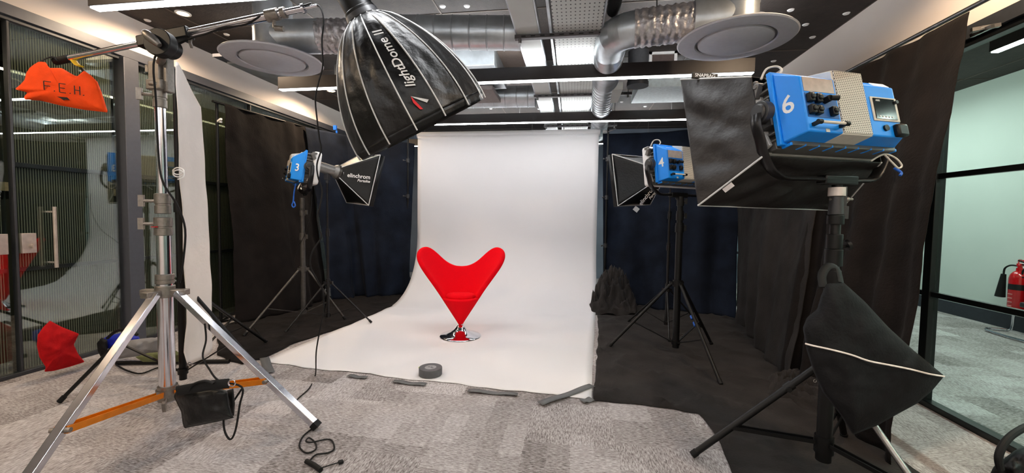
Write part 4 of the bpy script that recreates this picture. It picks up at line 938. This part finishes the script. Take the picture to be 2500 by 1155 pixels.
    # writing
    nrm_t = lambda x0, y0, z0, ux, uz: (lambda a, b: V(x0, y0, z0) + ux * a + uz * b)
    chx = (V(-.300, -.130, 0) - V(-.322, -.02, 0)).normalized(); nl = V(chx.y, -chx.x, 0)
    c_n = V(-.312, -.066, -.01) + (nl if nl.x < 0 else -nl) * .0015
    part('number_mark', text_mb(number, .115, nrm_t(c_n.x, c_n.y, c_n.z, chx, V(0, 0, 1))), labelw, hb)
    if near_right:
        chx2 = (V(.322, -.02, 0) - V(.225, -.130, 0)).normalized(); part('number_mark', text_mb(number, .115, nrm_t(.278, -.077, -.03, chx2, V(0, 0, 1))), labelw, rb_)
    tz = (V(0, -.02, .168) - V(0, -.130, .095)).normalized()
    part('maker_mark', text_mb('ARRI', .028, nrm_t(-.225, -.078, .1325, V(1, 0, 0), tz)), labelw, hb)
    tz2 = (V(0, -.02, .168) - V(0, -.130, .085)).normalized()
    part('maker_mark', text_mb('SKYPANEL', .020, nrm_t(.15, -.052, .1475, V(1, 0, 0), tz2)), labelw, rb_)
    part('maker_mark', text_mb('ARRI', .012, nrm_t(.105, YB - .0085, .010, V(1, 0, 0), V(0, 0, 1))), labelw, sc_)
    # pivots, brackets, yoke
    for s in (-1, 1):
        pv = part('pivot_cover', MB().cyl((s * .33, .03, 0), (s * .372, .03, 0), .052, n=32).cyl((s * .372, .03, 0), (s * .385, .03, 0), .040, .034, n=32).box((s * .325, .035, -.01), (.04, .075, .13)), darkg, bevel=.003)
        part('pivot_bolt', MB().cyl((s * .385, .03, -.022), (s * .395, .03, -.022), .011, n=12), castm, pv)
        part('accessory_clip', MB().box((s * .335, .06, .125), (.03, .035, .07), Matrix.Rotation(.5, 3, 'X')).box((s * .34, .07, .16), (.02, .05, .02)).cyl((s * .33, .05, .14), (s * .355, .05, .14), .012, n=12), silverp, bevel=.003)
        part('accessory_clip', MB().box((s * .335, .05, -.13), (.02, .03, .07), Matrix.Rotation(-.3, 3, 'X')), mat('pale_clip', (186, 186, 186), .4, .3), bevel=.003)
    D_ = ydrop
    yk = [V(-.385, .0, -.02), V(-.392, -.01, -.07), V(-.375, -.02, -.14), V(-.35, -.015, -.20), V(-.30, -.01, -D_ + .035), V(-.22, 0, -D_), V(-.10, 0, -D_), V(0, 0, -D_), V(.10, 0, -D_), V(.24, 0, -D_), V(.33, 0, -D_ + .015), V(.385, .0, -.20), V(.40, .01, -.12), V(.392, .02, -.05), V(.385, .02, .0)]
    part('yoke', MB().tube([q + V(0, .03, 0) for q in yk], .028, 12, 5, flat=.012, up=V(1, 0, 0)), blackm, M4=Tw)
    part('yoke_clamp', MB().box((hubx, .03, -D_ - .002), (.20, .055, .045)).cyl((hubx, .03, -D_ - .045), (hubx, .03, -D_), .022, n=20), black, M4=Tw, bevel=.006)
    if cables:
        part('safety_loop', MB().tube([V(-.33, .03, .17), V(-.30, .02, .22), V(-.26, 0, .225), V(-.26, -.02, .19), V(-.30, -.01, .155), V(-.325, .01, .16)], .005, 8, 5), creamm)
        part('safety_loop', MB().tube([V(.26, -.02, -.19), V(.27, -.04, -.24), V(.30, -.04, -.265), V(.325, -.04, -.25), V(.31, -.03, -.21), V(.26, -.02, -.19), V(.2, 0, -.22)], .004, 8, 5), creamm)
    return T, o
def head(az): a = math.radians(az); return (CR * math.sin(a) + V(CF.x, CF.y, 0).normalized() * math.cos(a))
c6 = P(2025, 281, 1.845)
T6, L6 = lamp('large blue and grey panel lamp with white number 6, on the tall black stand', c6, head(-13.2), 13.2, '6', ydrop=.30, zs=.95, hubx=.105)
c4 = P(1664, 405, 3.72)
T4, L4 = lamp('blue and grey panel lamp with white number 4, between backdrop and softbox', c4, head(-24), 8, '4', ydrop=.27, zs=.97)
c3 = P(737, 412, 4.66)
T3, L3 = lamp('blue panel lamp with white number 3, seen side on at left', c3, head(56), 8, '3', True, ydrop=.27, zs=.97)
tag(obj('blue_cable_tie', MB().tube([P(722, 448, 4.45), P(718, 470, 4.45), P(716, 492, 4.45), P(713, 500, 4.45), P(716, 506, 4.45), P(721, 502, 4.45), P(718, 492, 4.45)], .007, 8, 5), blueband), 'bright blue safety cord hanging below blue lamp 3', 'cord')
tag(obj('blue_cable_tie', MB().tube([T6 @ V(.37, .02, -.24), T6 @ V(.375, .0, -.27), T6 @ V(.365, .0, -.285)], .006, 8, 5), blueband), 'blue cord end hanging from the yoke of blue lamp 6', 'cord')

# stand of lamp 3
s3 = (c3.x, c3.y)
tripod('lamp_stand', 'dark steel tripod stand under blue lamp 3', s3, [xy(595, 823), xy(843, 782), (s3[0] - .35, s3[1] + .55)], .62, .12, [(.10, 1.0, .027), (1.0, 1.28, .021), (1.28, c3.z - .33, .026)], greym, greym, .012, brace_t=.62, collar_m=greym)
# stand of lamp 4
s4 = (c4.x, c4.y)
o4 = tripod('lamp_stand', 'black tripod stand under blue lamp 4, blue tape on one leg', s4, [xy(1487, 850), xy(1760, 943), xy(1738, 845)], .66, .11, [(.06, 1.18, .030), (1.18, 1.29, .026), (1.29, 1.42, .024), (1.42, c4.z - .32, .030)], black, black, .013, brace_t=.6, collar_m=black)
f4 = V(*xy(1760, 943), .014); h4 = V(s4[0], s4[1], .66); q = h4.lerp(f4, .42); e = (f4 - h4).normalized()
obj('tape_band', MB().cyl(q + e * .015, q + e * .05, .0155).cyl(q - e * .05, q - e * .02, .0155), blueband, o4)
# stand of lamp 6: heavy wind-up stand
_f = V(head(-13.2).x, head(-13.2).y, 0).normalized(); c = V(c6.x, c6.y, 0) + V(_f.y, -_f.x, 0) * .10 + _f * .0285
o = thing('lamp_stand', 'tall heavy black stand under blue lamp 6, nearest the camera at right', 'stand', c)
zt = c6.z - .33
for z0, z1, r, m_ in ((.10, .98, .032, black), (.98, 1.08, .024, blackm), (1.08, 1.24, .022, blackm), (1.24, zt, .022, blackm)):
    obj('column_section', MB().cyl(c + V(0, 0, z0), c + V(0, 0, z1), r, n=24), m_, o)
for z0, z1, r in ((.90, 1.02, .033), (1.04, 1.12, .036), (1.12, 1.19, .033), (1.235, 1.28, .034)): obj('collar', MB().cyl(c + V(0, 0, z0), c + V(0, 0, z1), r, n=28), black, o, bevel=.003)
obj('crank_knob', MB().cyl(c + V(0, 0, 1.13), c + V(0, 0, 1.13) + CR * .055, .006).cyl(c + V(0, 0, 1.135) + CR * .055 - CF * .0, c + V(0, 0, 1.14) + CR * .068, .022, .026, n=20), black, o)
obj('top_clamp', MB().cyl(c + V(0, 0, 1.28), c + V(0, 0, zt - .03), .031, .027, n=24).box(c + V(0, 0, 1.29) + CR * .035, (.025, .04, .06)).box(c + V(0, 0, 1.36) + CR * .03, (.02, .03, .10)), darkg, o, bevel=.003)
obj('top_collar', MB().cyl(c + V(0, 0, zt - .03), c + V(0, 0, zt + .01), .034, n=28), mat('pale_collar', (206, 196, 190), .4, .3), o)
obj('top_tee', MB().cyl(c + V(0, 0, zt - .045) - CR * .03, c + V(0, 0, zt - .045) + CR * .075, .006).ball(c + V(0, 0, zt - .045) + CR * .05, .012, 8), castm, o)
hz = .55; obj('leg_bracket', MB().cyl(c + V(0, 0, hz - .05), c + V(0, 0, hz + .05), .045, n=24), black, o)
obj('brace_collar', MB().cyl(c + V(0, 0, .14), c + V(0, 0, .22), .04, n=24), black, o)
F1 = V(*xy(1690, 1118), .016); R6 = (F1 - c).xy.length; a1 = math.atan2(F1.y - c.y, F1.x - c.x)
for k, m_ in ((0, black), (1, steel), (2, black)):
    a = a1 + k * 2 * PI / 3; d = V(math.cos(a), math.sin(a), 0); a_ = c + V(0, 0, hz) + d * .045; b_ = V(c.x + d.x * R6, c.y + d.y * R6, .016)
    l = obj('leg', MB().cyl(a_, b_, .0165 if k != 1 else .013, n=16), m_, o); e = (b_ - a_).normalized(); q = a_.lerp(b_, .22)
    obj('leg_joint', MB().cyl(q - e * .03, q + e * .01, .022).cyl(q - V(-d.y, d.x, 0) * .03, q + V(-d.y, d.x, 0) * .03, .012), black, l)
    obj('rubber_foot', MB().cyl(b_ - e * .03, b_, .019, n=14), blackr, l)
    q = a_.lerp(b_, .66); bb = MB(); sd = V(-d.y, d.x, 0)
    for s_ in (-1, 1): bb.bar(c + V(0, 0, .19) + d * .04 + sd * .014 * s_, q + sd * .014 * s_, .006, .018)
    obj('brace', bb, black, o)
# snap-on softbox in front of lamp 6
def t6(x, y, z): return T6 @ V(x, y, z)
def bl(a, b, c_, d, u, v): return a.lerp(b, u).lerp(d.lerp(c_, u), v)
o = thing('softbox', 'black wrinkled cloth softbox strapped on the front of blue lamp 6', 'softbox', t6(0, .3, -.3))
YF = .17; near = [t6(-.352, .058, .198), t6(.352, .058, .198), t6(.352, .058, -.198), t6(-.352, .058, -.198)]
_o = [(1662, 194, 2.20), None, (2050, 514, 2.29), (1704, 502, 2.01)]
OP = [P(*_o[0]), None, P(*_o[2]), P(*_o[3])]; OP[1] = OP[0] + OP[2] - OP[3]
nm = ['top_panel', 'right_panel', 'bottom_panel', 'left_panel']
for k in range(4):
    a, b, c_, d = near[k], near[(k + 1) % 4], OP[(k + 1) % 4], OP[k]
    n = (b - a).cross(d - a).normalized()
    amp = .02
    def fn(u, v, a=a, b=b, c_=c_, d=d, n=n, k=k):
        p = bl(a, b, c_, d, u, v); w_ = math.sin(PI * u) ** .5 * math.sin(PI * min(1, v)) ** .5
        q = p + n * w_ * (amp * nz(p, 5, k) + .014 * math.sin(u * 14 - v * 5 + 3 * nz(p, 4, k)) * v + .006 * nz(p, 16, k))
        return q
    obj(nm[k], MB().grid(fn, 60, 50), mat('wrinkled_black_nylon', (34, 30, 30), .45, 0, .15, 30, .2, 50), o, solid=.002, ang=180)
    obj('piping', MB().cyl(near[k], OP[k], .0045, n=8), piping, o)
ins = sum(OP, V(0, 0, 0)) / 4
obj('front_cloth', MB().add([p.lerp(ins, .02) for p in OP], [(0, 1, 2, 3)]), clothw, o)
obj('rim_piping', MB().cyl(OP[0], OP[1], .004, n=8).cyl(OP[3], OP[2], .003, n=8), piping, o)
mid = near[3].lerp(OP[3], .55); e = (OP[3] - near[3]).normalized(); n = (CP - mid).normalized(); s_ = e.cross(n).normalized()
obj('care_label', MB().box(mid + s_ * -.018 + n * .008 if (s_.z < 0) else mid - s_ * .018 + n * .008, (.022, .002, .05), Matrix((s_, n, e)).transposed()), mat('care_label', (206, 200, 198), .6), o)
tc0 = P(1720, 186, 2.10); R3 = Matrix((CR, CF, CU)).transposed() @ Matrix.Rotation(math.radians(-3.5), 3, 'Y').inverted()
R3 = Matrix((CR, CF, CU)).transposed() @ Matrix.Rotation(math.radians(3.5), 3, 'Y')
lb = obj('name_tab', MB().box(tc0, (.132, .012, .030), R3), black, o, bevel=.002)
obj('lettering', text_mb('SNAPBAG', .024, lambda x, y: tc0 + R3 @ V(x, -.0075, y)), labelw, lb)

# ================================================================ flash heads with small softboxes
def flash(label_h, label_b, label_s, ring, nvec, L_, half, roll, mirror, sx_, feet, zh, text_panel, cols, up_tilt=0, halfz=None):
    n = nvec.normalized(); wv = V(n.y, -n.x, 0).normalized(); up = wv.cross(n).normalized()
    if mirror: wv = -wv
    Rr = Matrix.Rotation(math.radians(roll), 3, n); wv = Rr @ wv; up = Rr @ up
    halfz = halfz or half
    o = thing('strip_softbox', label_b, 'softbox', ring + n * .2, 'square softboxes on flash heads')
    cc = ring + n * L_; rr = .062
    O4 = [cc + wv * half + up * halfz, cc + wv * half - up * halfz, cc - wv * half - up * halfz, cc - wv * half + up * halfz]
    N4 = [ring + (wv * a + up * b) * rr for a, b in ((1, 1), (1, -1), (-1, -1), (-1, 1))]
    for k in range(4):
        a, b, c_, d = N4[k], N4[(k + 1) % 4], O4[(k + 1) % 4], O4[k]; nn = (b - a).cross(d - a).normalized()
        pn = obj('side_panel', MB().grid(lambda u, v: bl(a, b, c_, d, u, v) - nn * 0 + n * 0 - (cc - bl(a, b, c_, d, u, v)).normalized() * (-.02 * math.sin(PI * u) * v), 16, 16), nylon, o, solid=.002, ang=180)
        obj('piping', MB().cyl(a, d, .005, n=8).cyl(d, c_, .005, n=8), piping, o)
        obj('front_lip', MB().add([d, c_, c_ + n * .06, d + n * .06], [(0, 1, 2, 3)]), nylon, o, solid=.003)
        if k in text_panel:
            m0 = bl(a, b, c_, d, .5, .55); ux, uy = text_panel[k](a, b, c_, d); un = ux.cross(uy).normalized()
            if un.dot(CP - m0) < 0: pass
            un = nn if nn.dot(CP - m0) > 0 else -nn
            fnt = lambda x, y: m0 + ux * x + uy * y + un * .022
            obj('lettering', text_mb('elinchrom', .065, fnt), labelw, pn)
            obj('lettering', text_mb('Portalite', .042, lambda x, y: fnt(x + .06, y - .048), shear=.2), labelw, pn)
            obj('emblem', MB().add([fnt(x, y) for x, y in ((-.23, -.03), (-.175, -.03), (-.175, .03), (-.23, .03))], [(0, 1, 2, 3)]), piping, pn)
    obj('front_cloth', MB().add([p + n * .03 for p in O4], [(0, 1, 2, 3)]), clothw, o)
    obj('speed_ring', MB().cyl(ring - n * .02, ring + n * .01, .085, n=32), greym, o)
    h = thing('flash_head', label_h, 'flash head', ring - n * .2)
    obj('flash_body', MB().lathe([(0, -.27), (.05, -.27), (.058, -.26), (.058, -.06), (.075, -.04), (.08, -.02), (0, -.02)], ring, n, 28), mat('flash_grey', (128, 126, 124), .4, .4, .1), h)
    obj('grip', MB().tube([ring - n * .26, ring - n * .29 + V(0, 0, .03), ring - n * .27 + V(0, 0, .07), ring - n * .22 + V(0, 0, .06)], .012, 8, 4), black, h)
    obj('control_panel', MB().cyl(ring - n * .29, ring - n * .265, .045, n=24).cyl(ring - n * .31, ring - n * .28, .012, n=12), black, h)
    bx_ = ring - n * .13 - V(0, 0, .06); obj('tilt_bracket', MB().box(bx_ - V(0, 0, .02), (.05, .05, .09)).cyl(bx_ - V(0, 0, .1), bx_ - V(0, 0, .02), .016), darkg, h, bevel=.004)
    c = (bx_.x, bx_.y)
    tripod('light_stand', label_s, c, feet(c), zh, .09, cols + [(cols[-1][1], bx_.z - .05, cols[-1][2] - .003)], blackm, blackm, .009, brace_t=.6, knobs=False, rb=.005)
nA = (CR * math.cos(math.radians(46)) + V(CF.x, CF.y, 0) * math.sin(math.radians(46)))
r1 = P(826, 421, 4.72)
def mk(az0, R): return lambda c: [(c[0] + R * math.cos(math.radians(az0 + 120 * k)), c[1] + R * math.sin(math.radians(az0 + 120 * k))) for k in range(3)]
def panel_l(a, b, c_, d):
    return (CR * .98 - CU * .10).normalized(), (CU * .98 + CR * .1).normalized()
def panel_r(a, b, c_, d):
    return (CR * .62 + CU * .78).normalized(), (-CR * .78 + CU * .62).normalized()
flash('grey flash head on the thin stand beside blue lamp 3', 'small black square softbox with white lettering, left of the white paper', 'thin black light stand between blue lamp 3 and the white paper', r1, nA - V(0, 0, .22), .30, .30, 4, False, None, mk(-112, .50), .47, {0: panel_l}, [(.10, .48, .016), (.48, 1.05, .014)])
nB = (-CR * math.cos(math.radians(52)) + V(CF.x, CF.y, 0) * math.sin(math.radians(52)))
r2 = P(1612, 425, 4.60)
flash('grey flash head mostly hidden behind blue lamp 4', 'small black square softbox behind blue lamp 4, its lettering tilted', 'thin black light stand behind the blue lamp 4 stand', r2, nB - V(0, 0, .12), .38, .32, -3, True, None, mk(-98, .47), .46, {1: panel_r}, [(.10, .5, .016), (.5, .95, .014), (.95, 1.3, .012)], halfz=.30)

# ================================================================ right foreground
ol = [(2046, 692), (2060, 690), (2110, 735), (2170, 800), (2230, 855), (2306, 918), (2275, 955), (2240, 985), (2190, 1012), (2140, 1040), (2082, 1062), (2050, 1010), (2010, 960), (1985, 905), (1968, 850), (1960, 800), (1970, 775), (1995, 755), (2005, 720), (2018, 692)]
o = thing('sandbag', 'big black diamond-shaped sandbag with white piping hanging on the tall black stand', 'sandbag', P(2120, 1060, 1.66))
pbg = pillow(ol, 1.66, .17, 41, .008, center=(2105, 900), ns=140, nr=20, power=2.6)
obj('bag', pbg, mat('charcoal_canvas', (12, 12, 15), .75, 0, .2, 20, .25, 90, spec=.25), o, ang=180)
def onp(px, py, off=.012):
    p = P(px, py, 1.66); r = p - pbg.c; best = 1; bd_ = 9
    L = r.length
    # distance to rim along this ray
    for q in pbg.loop:
        v = q - pbg.c; c_ = v.normalized().dot(r.normalized()) if L > 1e-6 else 1
        if 1 - c_ < bd_: bd_ = 1 - c_; best = v.length
    s = min(1, L / best); return p + pbg.n * (.17 * .5 * (1 - s ** 2.6) ** .6 + off)
obj('piping', MB().tube([onp(*q) for q in ((1968, 840), (1990, 846), (2030, 855), (2080, 868), (2120, 882), (2170, 892), (2220, 902), (2265, 913), (2303, 919))], .0035, 8, 4), mat('white_piping', (236, 226, 220), .6), o)
obj('strap_loop', MB().tube([P(2010, 702, 1.68), P(2007, 672, 1.70), P(2022, 650, 1.72), P(2044, 655, 1.72), P(2054, 692, 1.68)], .016, 10, 6, flat=.005), blackr, o)
obj('press_stud', MB().tube([onp(1990, 930, .004) + (CR * math.cos(a) + CU * math.sin(a)) * .006 for a in [i * PI / 5 for i in range(11)]], .0014, 6, 1), steel, o)
o = thing('backpack', 'black bag with a looped handle at the bottom right corner', 'bag', fl(2540, 1230))
obj('bag', pillow([(2416, 1160), (2425, 1140), (2450, 1120), (2480, 1098), (2500, 1090), (2560, 1070), (2640, 1080), (2680, 1160), (2640, 1260), (2520, 1290), (2430, 1240)], 1.72, .3, 51, .02), nylon, o, ang=180)
obj('handle', MB().tube([P(2442, 1145, 1.64), P(2438, 1115, 1.64), P(2452, 1082, 1.65), P(2480, 1056, 1.67), P(2520, 1040, 1.7), P(2570, 1060, 1.72), P(2580, 1110, 1.72)], .013, 10, 6), blackr, o)
# fire extinguishers beyond the glass
def ext(x, y, z, label):
    o = thing('fire_extinguisher', label, 'fire extinguisher', (x, y, z), 'red fire extinguishers')
    b = obj('cylinder', MB().lathe([(0, 0), (.07, .0), (.078, .012), (.078, .40), (.07, .44), (.05, .47), (.03, .485), (.028, .52), (0, .52)], (x, y, z), n=36), redext, o)
    obj('instruction_band', MB().lathe([(.0788, .27), (.0788, .335)], (x, y, z), n=36), mat('dark_band', (26, 24, 26), .4), b)
    t = MB()
    for k in range(4): t.box((x - .0795, y - .0 , z + .22 - k * .045), (.001, .05, .012))
    obj('print', t, mat('pale_print', (216, 130, 130), .6), b)
    obj('valve', MB().cyl((x, y, z + .5), (x, y, z + .56), .02).box((x, y + .0, z + .555), (.03, .05, .03)), redext, o, bevel=.003)
    obj('wall_hook', MB().box((x + .095, y, z + .3), (.06, .05, .12)).box((x + .095, y, z + .06), (.06, .05, .04)), castm, o)
    obj('lever', MB().box((x, y - .05, z + .585), (.02, .14, .01), Matrix.Rotation(.25, 3, 'X')).box((x, y - .05, z + .56), (.02, .12, .01)), black, o)
    obj('safety_pin', MB().tube([V(x, y, z + .6) + V(0, math.cos(a), math.sin(a)) * .02 for a in [i * PI / 5 for i in range(11)]], .002, 6, 2), steel, o)
    obj('hose', MB().tube([V(x, y + .02, z + .54), V(x - .01, y + .09, z + .54), V(x - .02, y + .14, z + .50), V(x - .02, y + .15, z + .43)], .009, 8, 5), blackr, o)
    obj('horn', MB().cyl((x - .02, y + .15, z + .43), (x - .02, y + .175, z + .16), .022, .045, n=20), blackr, o)
e1 = onx(2482, 765, XW - .12)
ext(e1.x, e1.y, e1.z, 'red fire extinguisher with black horn, seen through the right glass')
ext(e1.x, e1.y - .2, e1.z, 'second red fire extinguisher, cut by the right edge of the photo')
p = onx(2499, 650, XW - .01); o = thing('wall_sign', 'small red and white sign above the fire extinguishers', 'sign', p)
obj('plate', MB().box(p, (.006, .12, .14)), labelr, o); obj('panel', MB().box(p - V(.004, 0, -.01), (.002, .08, .07)), labelw, o)
q = [fl(2408, 805, .02), fl(2432, 802, .02), fl(2480, 806, .02), fl(2520, 800, .02)]
o = thing('cantilever_chair', 'chrome cantilever chair foot on the corridor carpet', 'chair', fl(2480, 815))
_cl = lambda q: V(min(q.x, 4.98), q.y, q.z)
pa = [fl(2560, 850, .02), fl(2500, 833, .02), fl(2460, 822, .02), fl(2415, 808, .02), fl(2407, 804, .02), fl(2415, 802, .02), fl(2460, 806, .02), fl(2500, 808, .02)]
pa = [_cl(q) for q in pa]
obj('base_tube', MB().tube(pa + [pa[-1] + V(.03, -.02, .03), pa[-1] + V(.04, -.02, .2), pa[-1] + V(.04, -.02, .42)], .013, 10, 5), chrome, o)
sp = V(4.62, pa[0].y - .25, .45); obj('seat', MB().box(sp, (.45, .45, .05)), darkg, o, bevel=.01); obj('backrest', MB().box(sp + V(.20, 0, .28), (.04, .45, .35)), darkg, o, bevel=.01)
obj('base_tube', MB().tube([pa[0], pa[0] + V(.03, 0, .03), pa[0] + V(.04, .0, .2), pa[0] + V(.04, 0, .42)], .013, 10, 5), chrome, o)
